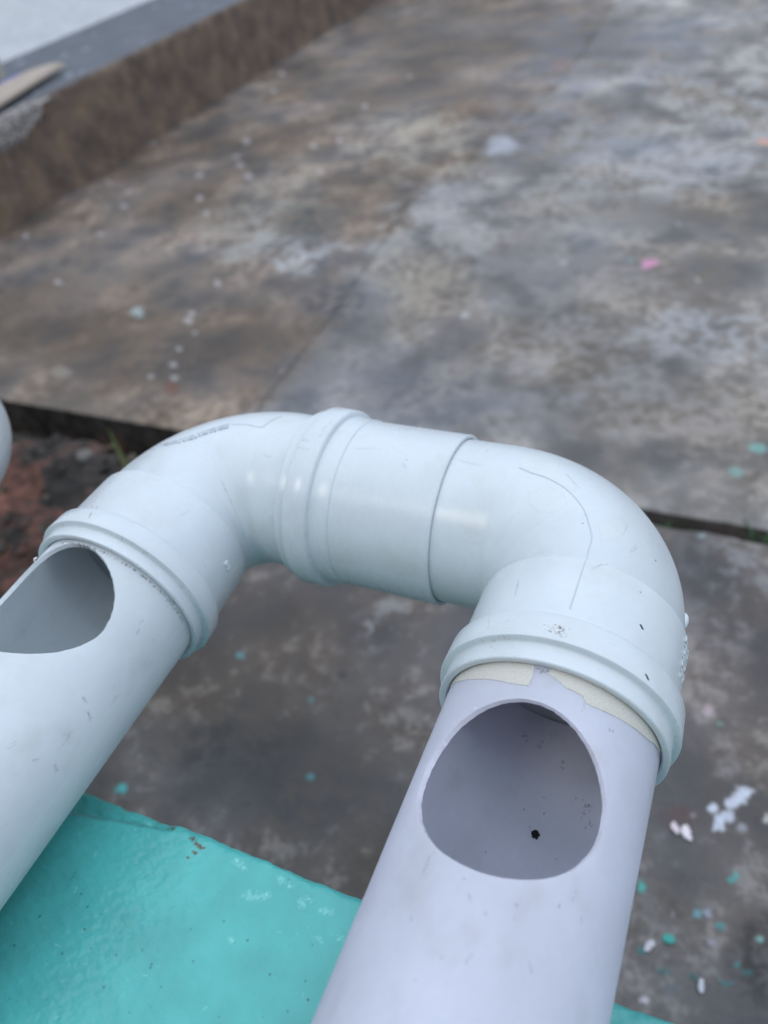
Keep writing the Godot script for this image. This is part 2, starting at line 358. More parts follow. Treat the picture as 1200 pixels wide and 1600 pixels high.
class Shape:
	var v := PackedVector3Array()
	var n := PackedVector3Array()
	var t := PackedVector2Array()
	var i := PackedInt32Array()

	func add(p: Vector3, q: Vector3, uv := Vector2.ZERO) -> int:
		v.append(p)
		n.append(q)
		t.append(uv)
		return v.size() - 1

	func tri(a: int, b: int, c: int) -> void:
		var face := (v[b] - v[a]).cross(v[c] - v[a])
		if face.dot(n[a] + n[b] + n[c]) > 0.0:
			i.append_array(PackedInt32Array([a, c, b]))
		else:
			i.append_array(PackedInt32Array([a, b, c]))

	func quad(a: int, b: int, c: int, d: int) -> void:
		tri(a, b, c)
		tri(a, c, d)

	func flat(a: Vector3, b: Vector3, c: Vector3, d: Vector3, out: Vector3) -> void:
		var q := (b - a).cross(c - a).normalized()
		if q.dot(out) < 0.0:
			q = -q
		quad(add(a, q), add(b, q), add(c, q), add(d, q))

	# rows of points, joined into one smooth sheet; up says which side is out
	func sheet(rows: Array, uvs: Array, up: Vector3) -> void:
		var base := v.size()
		var w: int = rows[0].size()
		for r in rows.size():
			for c in w:
				var p: Vector3 = rows[r][c]
				var dx: Vector3 = rows[r][mini(c + 1, w - 1)] - rows[r][maxi(c - 1, 0)]
				var dy: Vector3 = rows[mini(r + 1, rows.size() - 1)][c] - rows[maxi(r - 1, 0)][c]
				var q := dx.cross(dy).normalized()
				add(p, q, uvs[r][c])
		var mid := base + (rows.size() / 2) * w + w / 2
		if n[mid].dot(up) < 0.0:
			for k in range(base, v.size()):
				n[k] = -n[k]
		for r in rows.size() - 1:
			for c in w - 1:
				var k := base + r * w + c
				quad(k, k + 1, k + w + 1, k + w)

	func mesh() -> ArrayMesh:
		var a := []
		a.resize(Mesh.ARRAY_MAX)
		a[Mesh.ARRAY_VERTEX] = v
		a[Mesh.ARRAY_NORMAL] = n
		a[Mesh.ARRAY_TEX_UV] = t
		a[Mesh.ARRAY_INDEX] = i
		var m := ArrayMesh.new()
		m.add_surface_from_arrays(Mesh.PRIMITIVE_TRIANGLES, a)
		return m


# A closed lump: a sphere pushed in and out by noise.
func lump(size: Vector3, rough: float, seed_: int, rings := 10, freq := 1.4) -> ArrayMesh:
	var g := noise(freq, seed_, 3)
	var rows := []
	var uvs := []
	for a in rings + 1:
		var row := []
		var uv := []
		for b in rings * 2 + 1:
			var th := PI * a / rings
			var ph := PI * (b % (rings * 2)) / rings
			var d := Vector3(sin(th) * cos(ph), cos(th), sin(th) * sin(ph))
			row.append(d * size * (1.0 + rough * g.get_noise_3dv(d + Vector3(3, 5, 7))))
			uv.append(Vector2(float(b) / rings, float(a) / rings))
		rows.append(row)
		uvs.append(uv)
	var s := Shape.new()
	s.sheet(rows, uvs, Vector3.ZERO)
	for k in s.v.size():
		var q := s.n[k]
		if q.length() < 0.5 or q.dot(s.v[k]) < 0.0:
			q = s.v[k].normalized() if q.length() < 0.5 else -q
		s.n[k] = q
	var i := s.i
	s.i = PackedInt32Array()
	for k in range(0, i.size(), 3):
		s.tri(i[k], i[k + 1], i[k + 2])
	return s.mesh()


# A flat piece with a given outline, lying in x and z, from y = 0 up to thick.
func plate(outline: PackedVector2Array, thick: float, bevel := 0.0) -> ArrayMesh:
	var s := Shape.new()
	var n := outline.size()
	var mid := Vector2.ZERO
	for p in outline:
		mid += p / n
	var top := PackedVector2Array()
	for p in outline:
		top.append(p + (mid - p).normalized() * bevel)
	for p in top:
		s.add(Vector3(p.x, thick, p.y), Vector3.UP, p)
	var cut := Geometry2D.triangulate_polygon(top)
	for k in range(0, cut.size(), 3):
		s.tri(cut[k], cut[k + 1], cut[k + 2])
	for k in n:
		var a := outline[k]
		var b := outline[(k + 1) % n]
		var out := Vector3(a.x + b.x - 2 * mid.x, 0.4, a.y + b.y - 2 * mid.y)
		if bevel > 0.0:
			var c := top[k]
			var d := top[(k + 1) % n]
			s.flat(Vector3(a.x, thick - bevel, a.y), Vector3(b.x, thick - bevel, b.y), Vector3(d.x, thick, d.y), Vector3(c.x, thick, c.y), out)
		s.flat(Vector3(a.x, 0, a.y), Vector3(b.x, 0, b.y), Vector3(b.x, thick - bevel, b.y), Vector3(a.x, thick - bevel, a.y), out)
	return s.mesh()


# ---------------------------------------------------------------- the setting

func joint_x(z: float) -> float:
	# the wandering joint between the brown and the grey pour
	var last: Array = BOUND[0]
	if z <= last[1]:
		return last[0]
	for k in range(1, BOUND.size()):
		var b: Array = BOUND[k]
		if z <= b[1]:
			return lerpf(last[0], b[0], (z - last[1]) / (b[1] - last[1]))
		last = b
	return last[0]


func in_soil(x: float, z: float) -> bool:
	return z > -0.745 and x < -0.86


func ground_images() -> Array:
	var w := 1280
	var h := 2048
	var na := noise(0.0045, 11, 5).get_image(w, h).get_data()
	var nb := noise(0.020, 12, 5).get_image(w, h).get_data()
	var nc := noise(0.075, 13, 4).get_image(w, h).get_data()
	var nd := noise(0.30, 14, 2).get_image(w, h).get_data()
	var ne := noise(0.011, 15, 5).get_image(w, h).get_data()
	var out := PackedByteArray()
	out.resize(w * h * 3)
	var high := PackedByteArray()
	high.resize(w * h)
	var k := 0
	for y in h:
		var z := lerpf(GZ0, GZ1, (y + 0.5) / h)
		var jx := joint_x(z)
		var near := z > -0.745
		for x in w:
			var wx := lerpf(GX0, GX1, (x + 0.5) / w)
			var a := na[k] / 255.0 - 0.5
			var b := nb[k] / 255.0 - 0.5
			var c := nc[k] / 255.0 - 0.5
			var d := nd[k] / 255.0 - 0.5
			var e := ne[k] / 255.0 - 0.5
			var red := 0.0
			var green := 0.0
			var blue := 0.0
			if near and wx < -0.86:
				var clay := clampf((-1.15 + (z + 0.56) * 1.1 - wx + b * 0.6) / 0.10 + 0.5, 0.0, 1.0) * clampf((z + 0.66) / 0.08 + b * 2.0, 0.0, 1.0) * clampf(0.9 + b * 1.5, 0.0, 1.0)
				red = lerpf(54.0, 88.0, clay)
				green = lerpf(49.0, 58.0, clay)
				blue = lerpf(46.0, 49.0, clay)
				var v := 0.9 + c * 0.9 + d * 0.4 + b * 0.9
				red *= v
				green *= v
				blue *= v
			else:
				var side := clampf((wx - jx + b * 0.14) / 0.07 + 0.5, 0.0, 1.0)
				if near:  # near slab toned darker: occlusion by wall and pipes put into its colour
					red = lerpf(88.0, 89.0, side)
					green = lerpf(80.0, 82.0, side)
					blue = lerpf(75.0, 79.0, side)
				else:
					red = lerpf(111.0, 121.0, side)
					green = lerpf(100.0, 117.0, side)
					blue = lerpf(91.0, 114.0, side)
				var rough := clampf(0.55 + e * 2.2 + a * 1.2, 0.15, 1.3)      # grain is strong in places, smooth in others
				var v := 1.0 + a * 0.55 + e * 0.35 + (b * 0.55 + c * 0.50 + d * 0.30) * rough * (0.65 if near else 1.0)
				# worn, paler skin and dark growth in the pores
				var worn := clampf((e * 0.9 + c * 0.9 + d * 0.5 - 0.12) * 5.0, 0.0, 1.0) * (0.06 + 0.30 * side)
				var mould := clampf((-e * 0.8 - b * 0.7 + d * 0.5 - 0.15) * 5.0, 0.0, 1.0) * 0.32
				red = lerpf(lerpf(red * v, 158.0, worn), 58.0, mould) + (e - a) * 10.0
				green = lerpf(lerpf(green * v, 156.0, worn), 57.0, mould)
				blue = lerpf(lerpf(blue * v, 153.0, worn), 56.0, mould) - (e - a) * 12.0
			out[k * 3] = int(clampf(red, 0.0, 255.0))
			out[k * 3 + 1] = int(clampf(green, 0.0, 255.0))
			out[k * 3 + 2] = int(clampf(blue, 0.0, 255.0))
			high[k] = int(clampf(128.0 + c * 110.0 + d * 60.0 + b * 60.0, 0.0, 255.0))
			k += 1
	# stains, worn patches, paint drops and bluish sky sheen as colour, each where it lies
	var sx := w / (GX1 - GX0)
	var sz := h / (GZ1 - GZ0)
	for s in STAINS_AND_SHEEN:
		var kind: int = s[10]
		var det: float = s[2] * s[5] - s[3] * s[4]
		if absf(det) < 1e-9:
			continue
		var reach := 1.5
		var ex: float = (absf(s[2]) + absf(s[4])) * reach
		var ez: float = (absf(s[3]) + absf(s[5])) * reach
		for y in range(maxi(0, int((s[1] - ez - GZ0) * sz)), mini(h, int((s[1] + ez - GZ0) * sz) + 2)):
			for x in range(maxi(0, int((s[0] - ex - GX0) * sx)), mini(w, int((s[0] + ex - GX0) * sx) + 2)):
				var i := y * w + x
				var dx: float = GX0 + (x + 0.5) / sx - s[0]
				var dz: float = GZ0 + (y + 0.5) / sz - s[1]
				var p: float = (dx * s[5] - dz * s[4]) / det
				var q: float = (dz * s[2] - dx * s[3]) / det
				var r := sqrt(p * p + q * q)
				var b := nb[i] / 255.0 - 0.5
				var c := nc[i] / 255.0 - 0.5
				var d := nd[i] / 255.0 - 0.5
				var f := 0.0
				if kind == 1:
					f = clampf((1.15 - r + b * 1.1) * 1.4, 0.0, 1.0) * clampf(0.48 + b * 2.0 + c * 3.0 + d * 1.6, 0.0, 1.0)
				elif kind == 0:
					f = clampf((1.05 - r + b * 0.6 + c * 0.4) * 2.2, 0.0, 1.0) * clampf(0.85 + d * 0.8, 0.0, 1.0)
				else:
					f = clampf((1.0 - r + c * 0.9 + d * 0.8) * 3.5, 0.0, 1.0)
					high[i] = mini(255, high[i] + int(40 * f))
				f *= s[9]
				for ch in 3:
					out[i * 3 + ch] = int(lerpf(out[i * 3 + ch], s[6 + ch], f))
	var col := Image.create_from_data(w, h, false, Image.FORMAT_RGB8, out)
	var hi := Image.create_from_data(w, h, false, Image.FORMAT_L8, high)
	return [col, hi]


func world_uv(x: float, z: float) -> Vector2:
	return Vector2((x - GX0) / (GX1 - GX0), (z - GZ0) / (GZ1 - GZ0))


# One cast slab: a ragged outline with a broken, rounded arris.
func slab_mesh(left: Callable, right: Callable, z0: float, z1: float, seed_: int) -> ArrayMesh:
	var g := noise(9.0, seed_, 3)
	var ring := PackedVector2Array()
	var step := 0.03
	var nz := int((z1 - z0) / step)
	var lx0: float = left.call(z0)
	var rx0: float = right.call(z0)
	var lx1: float = left.call(z1)
	var rx1: float = right.call(z1)
	for k in nz:
		var z := lerpf(z0, z1, float(k) / nz)
		ring.append(Vector2(left.call(z), z))
	var nx := int((rx1 - lx1) / step)
	for k in nx:
		ring.append(Vector2(lerpf(lx1, rx1, float(k) / nx), z1))
	for k in nz:
		var z := lerpf(z1, z0, float(k) / nz)
		ring.append(Vector2(right.call(z), z))
	nx = int((rx0 - lx0) / step)
	for k in nx:
		ring.append(Vector2(lerpf(rx0, lx0, float(k) / nx), z0))
	var mid := Vector2((lx0 + rx0) / 2, (z0 + z1) / 2)
	var s := Shape.new()
	var inset := [0.0, 0.0004, 0.0016, 0.004]
	var drop := [0.25, 0.0022, 0.0006, 0.0]
	var rims := []
	for r in 4:
		var rim := PackedVector2Array()
		for k in ring.size():
			var p := ring[k]
			var to := Vector2(signf(mid.x - p.x), 0.0)
			if is_equal_approx(p.y, z0):
				to = Vector2(0, 1)
			elif is_equal_approx(p.y, z1):
				to = Vector2(0, -1)
			var open := is_equal_approx(p.y, -0.721) or is_equal_approx(p.y, -0.7425)      # the wide joint
			var ragged := (0.0035 if open else 0.0004) * (1.0 + g.get_noise_2d(p.x, p.y) * 1.8)
			rim.append(p + to * (inset[r] * (2.5 if open else 1.0) + ragged))
		rims.append(rim)
	for p in rims[3]:
		s.add(Vector3(p.x, 0, p.y), Vector3.UP, world_uv(p.x, p.y))
	var cut := Geometry2D.triangulate_polygon(rims[3])
	for k in range(0, cut.size(), 3):
		s.tri(cut[k], cut[k + 1], cut[k + 2])
	for r in 3:
		for k in ring.size():
			var j := (k + 1) % ring.size()
			var a := Vector3(rims[r][k].x, -drop[r], rims[r][k].y)
			var b := Vector3(rims[r][j].x, -drop[r], rims[r][j].y)
			var c := Vector3(rims[r + 1][j].x, -drop[r + 1], rims[r + 1][j].y)
			var d := Vector3(rims[r + 1][k].x, -drop[r + 1], rims[r + 1][k].y)
			var out := Vector3(a.x - mid.x, 0.3, a.z - mid.y)
			var q := (b - a).cross(c - a).normalized()
			if q.dot(out) < 0:
				q = -q
			var uva := world_uv(a.x, a.z + drop[r])
			s.quad(s.add(a, q, uva), s.add(b, q, world_uv(b.x, b.z + drop[r])), s.add(c, q, world_uv(c.x, c.z)), s.add(d, q, world_uv(d.x, d.z)))
	return s.mesh()


func setting() -> void:
	var images := ground_images()
	var concrete := textured(images[0], 0.66)
	concrete.heightmap_enabled = true
	concrete.heightmap_texture = ImageTexture.create_from_image(images[1])
	concrete.heightmap_scale = 0.35

	# bare earth below everything, out to the horizon
	var earth := paint(Color(0.17, 0.14, 0.12), 0.95)
	earth.heightmap_enabled = true
	earth.heightmap_texture = noise_tex(0.02, 31)
	earth.heightmap_scale = 1.0
	earth.uv1_triplanar = true
	earth.uv1_world_triplanar = true
	var far := PlaneMesh.new()
	far.size = Vector2(160, 160)
	structure("ground", body(far, earth)).position = Vector3(0, -0.26, 0)

	# the slabs of the yard
	var yard := structure("pavement", Node3D.new())
	var kerb_side := func(_z: float) -> float: return -2.235
	var joint_left := func(z: float) -> float: return joint_x(z) - 0.0005
	var joint_right := func(z: float) -> float: return joint_x(z) + 0.0005
	var open_side := func(_z: float) -> float: return 3.4
	var soil_side := func(z: float) -> float: return -0.86 + 0.02 * sin(z * 23.0)
	part("concrete_slab", slab_mesh(soil_side, open_side, -0.721, 0.75, 1), concrete, yard)
	var rows := [-0.742, -2.13, -3.69, -5.3, -7.2]
	for k in rows.size() - 1:
		part("concrete_slab", slab_mesh(kerb_side, joint_left, rows[k + 1], rows[k] - 0.0005, 2 + k), concrete, yard)
		part("concrete_slab", slab_mesh(joint_right, open_side, rows[k + 1], rows[k] - 0.0005, 12 + k), concrete, yard)

	# loose earth where no slab was cast
	var g := noise(5.0, 41, 5)
	var g2 := noise(22.0, 42, 3)
	var pts := []
	var uvs := []
	for r in 78:
		var row := []
		var uv := []
		for c in 106:
			var x := lerpf(-2.26, -0.82, c / 105.0)
			var z := lerpf(-0.76, 0.32, r / 77.0)
			row.append(Vector3(x, -0.035 + 0.035 * g.get_noise_2d(x, z) + 0.016 * g2.get_noise_2d(x, z) - 0.07 * smoothstep(-0.685, -0.735, z), z))
			uv.append(world_uv(x, z))
		pts.append(row)
		uvs.append(uv)
	var soil := Shape.new()
	soil.sheet(pts, uvs, Vector3.UP)
	var soil_mat := concrete.duplicate()
	soil_mat.roughness = 0.9
	soil_mat.heightmap_scale = 0.7
	structure("soil", body(soil.mesh(), soil_mat))

	raised_edge()
	white_wall()
	veranda()
	teal_wall()


func raised_edge() -> void:
	# the raised concrete walk along the white wall: dirty face, grey tread
	var face_im := Image.create(1024, 256, false, Image.FORMAT_RGB8)
	var ga := noise(0.02, 51, 5)
	var gb := noise(0.10, 52, 4)
	for y in 256:
		for x in 1024:
			var a := ga.get_noise_2d(x * 0.9, y * 0.75)
			var b := gb.get_noise_2d(x * 0.7, y * 0.55)
			var c := gb.get_noise_2d(x + 900, y * 1.5)
			var v := 1.0 + a * 0.30 + b * 0.06 + c * 0.12
			var ochre := clampf((a - b) * 0.8, 0.0, 0.5)
			var pale := clampf((b + c - 0.45) * 2.0, 0.0, 0.5)
			face_im.set_pixel(x, y, Color(0.385 * v + ochre * 0.04, 0.325 * v + ochre * 0.02, 0.288 * v - ochre * 0.04).lerp(Color(0.52, 0.48, 0.42), pale))
	var face := textured(face_im, 0.8)
	face.heightmap_enabled = true
	face.heightmap_texture = noise_tex(0.03, 53)
	face.heightmap_scale = 0.06
	var tread_im := Image.create(512, 256, false, Image.FORMAT_RGB8)
	for y in 256:
		for x in 512:
			var v := 1.0 + ga.get_noise_2d(x, y + 500) * 0.12 + gb.get_noise_2d(x, y + 300) * 0.08
			tread_im.set_pixel(x, y, Color(0.37 * v, 0.39 * v, 0.42 * v))
	for k in 46:
		var cx := rng.randi_range(0, 511)
		var cy := rng.randi_range(0, 255)
		var r := rng.randf_range(1.0, 3.2)
		for y in range(-4, 5):
			for x in range(-4, 5):
				if Vector2(x * 0.6, y).length() < r and Rect2i(0, 0, 512, 256).has_point(Vector2i(cx + x, cy + y)):
					tread_im.set_pixel(cx + x, cy + y, Color(0.72, 0.74, 0.78))
	var tread := textured(tread_im, 0.5)

	var walk := structure("raised_walk", Node3D.new())
	var g := noise(3.0, 54, 4)
	var rows := []
	var uvs := []
	var rows2 := []
	var uvs2 := []
	var n := 260
	for k in n + 1:
		var z := lerpf(-9.0, 0.8, float(k) / n)
		var wob := 0.007 * g.get_noise_1d(z * 3.0)
		var soft := 0.018 + 0.010 * g.get_noise_1d(z * 6.0 + 40.0)
		var row := []
		var uv := []
		for j in 9:
			var y := lerpf(-0.27, 0.30 - soft, j / 8.0)
			row.append(Vector3(-2.222 - 0.010 * y / 0.3 + wob + 0.003 * g.get_noise_2d(z * 6, y * 18), y, z))
			uv.append(Vector2(z * 0.45, y * 1.9))
		for j in 5:
			var a := (j + 1) / 5.0 * PI / 2
			row.append(Vector3(-2.232 + wob - soft * (1 - cos(a)), 0.30 - soft + soft * sin(a), z))
			uv.append(Vector2(z * 0.45, (0.30 - soft + soft * a) * 1.9))
		rows.append(row)
		uvs.append(uv)
		var edge := -2.232 + wob - soft
		row = []
		uv = []
		for j in 8:
			var x := lerpf(edge, -2.9, j / 7.0)
			row.append(Vector3(x, 0.30 + 0.002 * g.get_noise_2d(x * 5, z * 5) * minf(1.0, j), z))
			uv.append(Vector2(z * 0.5, x * 1.0))
		rows2.append(row)
		uvs2.append(uv)
	var s := Shape.new()
	s.sheet(rows, uvs, Vector3(1, 0, 0))
	part("face", s.mesh(), face, walk)
	s = Shape.new()
	s.sheet(rows2, uvs2, Vector3.UP)
	part("tread", s.mesh(), tread, walk)

	# the broken arris by the board: coarse aggregate showing
	var gr := noise(16.0, 55, 5)
	rows = []
	uvs = []
	for k in 61:
		var t := k / 60.0
		var z := lerpf(-1.965, -1.35, t)
		var deep := 0.075 * smoothstep(0.0, 0.35, t) + 0.012 + 0.014 * gr.get_noise_1d(z * 1.4)
		var row := []
		var uv := []
		for j in 17:
			var q := j / 16.0
			var bulge := 0.020 * minf(1.0, 5.0 * minf(q, 1.0 - q)) * minf(1.0, 9.0 * minf(t, 1.0 - t))
			var rr := gr.get_noise_2d(z * 2.2, q * 0.12) * 0.016 * minf(1.0, 6.0 * minf(q, 1.0 - q))
			var p := Vector3(-2.247 + 0.0, 0.299, z)
			if q < 0.3:
				p = Vector3(lerpf(-2.30, -2.235, q / 0.3), 0.297 + bulge * 0.3 + rr * 0.5, z)
			else:
				p = Vector3(-2.230 + bulge + rr, lerpf(0.297, 0.297 - deep, (q - 0.3) / 0.7), z)
			row.append(p)
			uv.append(Vector2(z * 4.0, q))
		rows.append(row)
		uvs.append(uv)
	s = Shape.new()
	s.sheet(rows, uvs, Vector3(1, 1, 0))
	var rubble_im := Image.create(256, 128, false, Image.FORMAT_RGB8)
	for y in 128:
		for x in 256:
			var v := 1.0 + gb.get_noise_2d(x * 1.4, y * 1.4 + 700) * 0.9 + ga.get_noise_2d(x * 3, y * 3) * 0.5
			rubble_im.set_pixel(x, y, Color(0.52 * v, 0.50 * v, 0.49 * v))
	part("broken_arris", s.mesh(), textured(rubble_im, 0.9), walk)


func white_wall() -> void:
	var m := paint(Color(0.955, 0.958, 0.96), 0.85)
	m.heightmap_enabled = true
	m.heightmap_texture = noise_tex(0.02, 61)
	m.heightmap_scale = 0.4
	m.uv1_triplanar = true
	m.uv1_world_triplanar = true
	var box := BoxMesh.new()
	box.size = Vector3(0.16, 2.7, 11.0)
	thing("house_wall", "white painted wall rising from the raised grey walk in the top left corner", "wall", Vector3(-2.957, 1.644, -4.2), "", body(box, m))


# The house behind the camera: its veranda roof keeps the low sky on that side off the pipes.
func veranda() -> void:
	var white := paint(Color(0.84, 0.83, 0.81), 0.85)
	var wall := BoxMesh.new()
	wall.size = Vector3(9.0, 2.9, 0.15)
	thing("house_wall", "white back wall of the veranda behind the viewer", "wall", Vector3(0.5, 1.28, 3.1), "", body(wall, white))
	var roof := thing("veranda_roof", "flat white veranda roof overhead behind the viewer", "roof", Vector3(0.5, 2.6, 0))
	for span in [[1.95, 2.6], [2.6, 3.25]]:
		var sheet := BoxMesh.new()
		sheet.size = Vector3(9.0, 0.06, span[1] - span[0])
		var o := part("roof_panel", sheet, white, roof)
		o.position = Vector3(0, 0.03, (span[0] + span[1]) / 2.0)
	for x in [-3.6, 0.0, 3.6]:
		var beam := BoxMesh.new()
		beam.size = Vector3(0.1, 0.14, 1.28)
		var o := part("beam", beam, white, roof)
		o.position = Vector3(x, -0.071, 2.60)


func teal_wall() -> void:
	var w := 1536
	var h := 960
	var base := noise(0.01, 71, 5).get_image(384, 240).get_data()
	var fine := noise(0.06, 72, 3).get_image(384, 240).get_data()
	var small := Image.create(384, 240, false, Image.FORMAT_RGB8)
	for y in 240:
		for x in 384:
			var v := 1.0 + (base[y * 384 + x] / 255.0 - 0.5) * 0.14 + (fine[y * 384 + x] / 255.0 - 0.5) * 0.10
			small.set_pixel(x, y, Color(0.30 * v, 0.665 * v, 0.65 * v))
	small.resize(w, h, Image.INTERPOLATE_CUBIC)
	var r2 := RandomNumberGenerator.new()
	r2.seed = 72
	for k in 300:      # pin holes in the paint
		var c := Vector2(r2.randf_range(0, w), r2.randf_range(0, h))
		dab(small, c, r2.randf_range(0.4, 0.9), Color(0.12, 0.32, 0.32), r2.randf_range(0.15, 0.7))
	for k in 900:      # scuffs that went to chalk
		var c := Vector2(r2.randf_range(0, w), r2.randf_range(0, h))
		var d := Vector2.from_angle(r2.randf() * TAU) * r2.randf_range(1, 6)
		stroke(small, c, c + d, r2.randf_range(0.4, 0.8), Color(0.55, 0.84, 0.83), r2.randf_range(0.08, 0.35))
	for s in WALL_MARKS:
		var c := Vector2((s[0] + 0.5) / 0.8 * w, (s[1] - 0.05) / 0.5 * h)
		var col := Color8(s[3], s[4], s[5])
		var n: int = s[7]
		for k in n * (1 if n == 1 else 5):
			var o: Vector2 = Vector2.from_angle(r2.randf() * TAU) * r2.randf() * s[2] * 1920.0 * (0.0 if n == 1 else 1.0)
			dab(small, c + o * Vector2(1.0, 0.55), (s[2] * 1920.0) * (r2.randf_range(0.7, 1.1) if n == 1 else r2.randf_range(0.08, 0.26)), col, s[6] * r2.randf_range(0.2, 0.8))
	var m := textured(small, 0.3)
	var lumpy := noise_tex(0.09, 73, 1024, 4)
	m.heightmap_enabled = true
	m.heightmap_texture = lumpy
	m.heightmap_scale = 0.06
	m.uv1_triplanar = false

	var g := noise(14.0, 74, 4)
	var gs := noise(3.0, 75, 2)
	var gf := noise(160.0, 76, 3)
	var xs := []
	var x := -1.75
	while x < 0.95:
		xs.append(x)
		x += 0.0022 if x > -0.46 and x < 0.16 else 0.02
	var rows := []
	var uvs := []
	for px in xs:
		var edge: float = 0.1225 + 0.0012 * g.get_noise_1d(px * 0.8) + 0.0006 * g.get_noise_1d(px * 6.0 + 9)
		var soft: float = 0.0045 + 0.002 * g.get_noise_1d(px * 2.0 + 50)
		var chip_to: float = 0.1255 + clampf((-0.172 - px) * 0.19, 0.0, 0.013) + 0.0008 * g.get_noise_1d(px * 5.0)
		var chip: float = 0.0075 * smoothstep(-0.150, -0.185, px) * smoothstep(-0.36, -0.30, px) + 0.0022 * smoothstep(0.02, -0.03, absf(px + 0.10))
		var row := []
		var uv := []
		var zs := []
		var z := 0.62
		while z > 0.19:
			zs.append(z)
			z -= 0.02 if z > 0.32 else 0.004
		while z > edge + soft:
			zs.append(z)
			z -= 0.0016
		while zs.size() < 100:
			zs.append(edge + soft)
		zs.resize(100)
		for k in 100:
			var zz: float = zs[k]
			var y := TOP - 0.0018 + 0.0004 * g.get_noise_2d(px, zz) + 0.0012 * gs.get_noise_2d(px, zz) + 0.00016 * gf.get_noise_2d(px, zz)
			y -= chip * smoothstep(chip_to + 0.0012, chip_to - 0.0025, zz) * (1.0 + 0.5 * g.get_noise_2d(px * 3, zz * 3))
			y = minf(y, TOP - 0.0003)
			row.append(Vector3(px, y, zz))
			uv.append(Vector2((px + 0.5) / 0.8, (zz - 0.05) / 0.5))
		var last: Vector3 = row[99]
		for k in 6:
			var a := (k + 1) / 6.0 * PI / 2
			row.append(Vector3(px, last.y - soft * (1 - cos(a)), edge + soft - soft * sin(a)))
			uv.append(Vector2((px + 0.5) / 0.8, (edge + soft - soft * a - 0.05) / 0.5))
		for k in 26:
			var y := lerpf(last.y - soft, -0.27, pow((k + 1) / 26.0, 1.5))
			row.append(Vector3(px, y, edge + 0.0025 * g.get_noise_2d(px, y + 7)))
			uv.append(Vector2((px + 0.5) / 0.8, (edge - 0.05 - (TOP - y)) / 0.5))
		rows.append(row)
		uvs.append(uv)
	var s := Shape.new()
	s.sheet(rows, uvs, Vector3(0, 1, -0.2))
	# the ends and the back, so that it is solid
	var n: int = rows.size() - 1
	for end in [0, n]:
		var px: float = xs[end]
		var out := Vector3(-1 if end == 0 else 1, 0, 0)
		s.flat(Vector3(px, -0.27, 0.1225), Vector3(px, TOP - 0.002, 0.1225), Vector3(px, TOP - 0.002, 0.62), Vector3(px, -0.27, 0.62), out)
	s.flat(Vector3(xs[0], -0.27, 0.62), Vector3(xs[n], -0.27, 0.62), Vector3(xs[n], TOP - 0.002, 0.62), Vector3(xs[0], TOP - 0.002, 0.62), Vector3(0, 0, 1))
	thing("low_wall", "low plastered wall in glossy teal paint under the white pipes", "wall", Vector3.ZERO, "", body(s.mesh(), m))


# ---------------------------------------------------------------- marks on textures

func dab(im: Image, c: Vector2, r: float, col: Color, a: float) -> void:
	var w := im.get_width()
	var h := im.get_height()
	for y in range(int(c.y - r - 1), int(c.y + r + 2)):
		if y < 0 or y >= h:
			continue
		for x in range(int(c.x - r - 1), int(c.x + r + 2)):
			var d := Vector2(x + 0.5 - c.x, y + 0.5 - c.y).length()
			var f := clampf(r - d + 0.5, 0.0, 1.0) * a
			if f > 0.0:
				var q := posmod(x, w)
				im.set_pixel(q, y, im.get_pixel(q, y).lerp(col, f))


func stroke(im: Image, a: Vector2, b: Vector2, r: float, col: Color, alpha: float) -> void:
	var n := maxi(1, int((b - a).length() / maxf(r * 0.9, 0.5)))
	for k in n + 1:
		dab(im, a.lerp(b, float(k) / n), r, col, alpha)


# A rub mark: a few fine, broken, wavering lines.
func scuff(im: Image, a: Vector2, b: Vector2, col: Color, alpha: float, r: RandomNumberGenerator) -> void:
	var side := (b - a).orthogonal().normalized()
	var n := maxi(4, int((b - a).length() / 1.5))
	for line in r.randi_range(2, 4):
		var off := r.randfn(0, 1.6)
		var wave := r.randf() * TAU
		var from := r.randf_range(0.0, 0.3)
		var to := r.randf_range(0.6, 1.0)
		for k in n + 1:
			var f := float(k) / n
			if f > from and f < to and r.randf() < 0.8:
				dab(im, a.lerp(b, f) + side * (off + 1.2 * sin(f * 4.0 + wave)), r.randf_range(0.3, 0.7), col, alpha * r.randf_range(0.2, 1.0))


func mark(im: Image, long: float, at: Array) -> Vector2:
	return Vector2(at[1] / TAU * im.get_width(), at[0] / long * im.get_height())


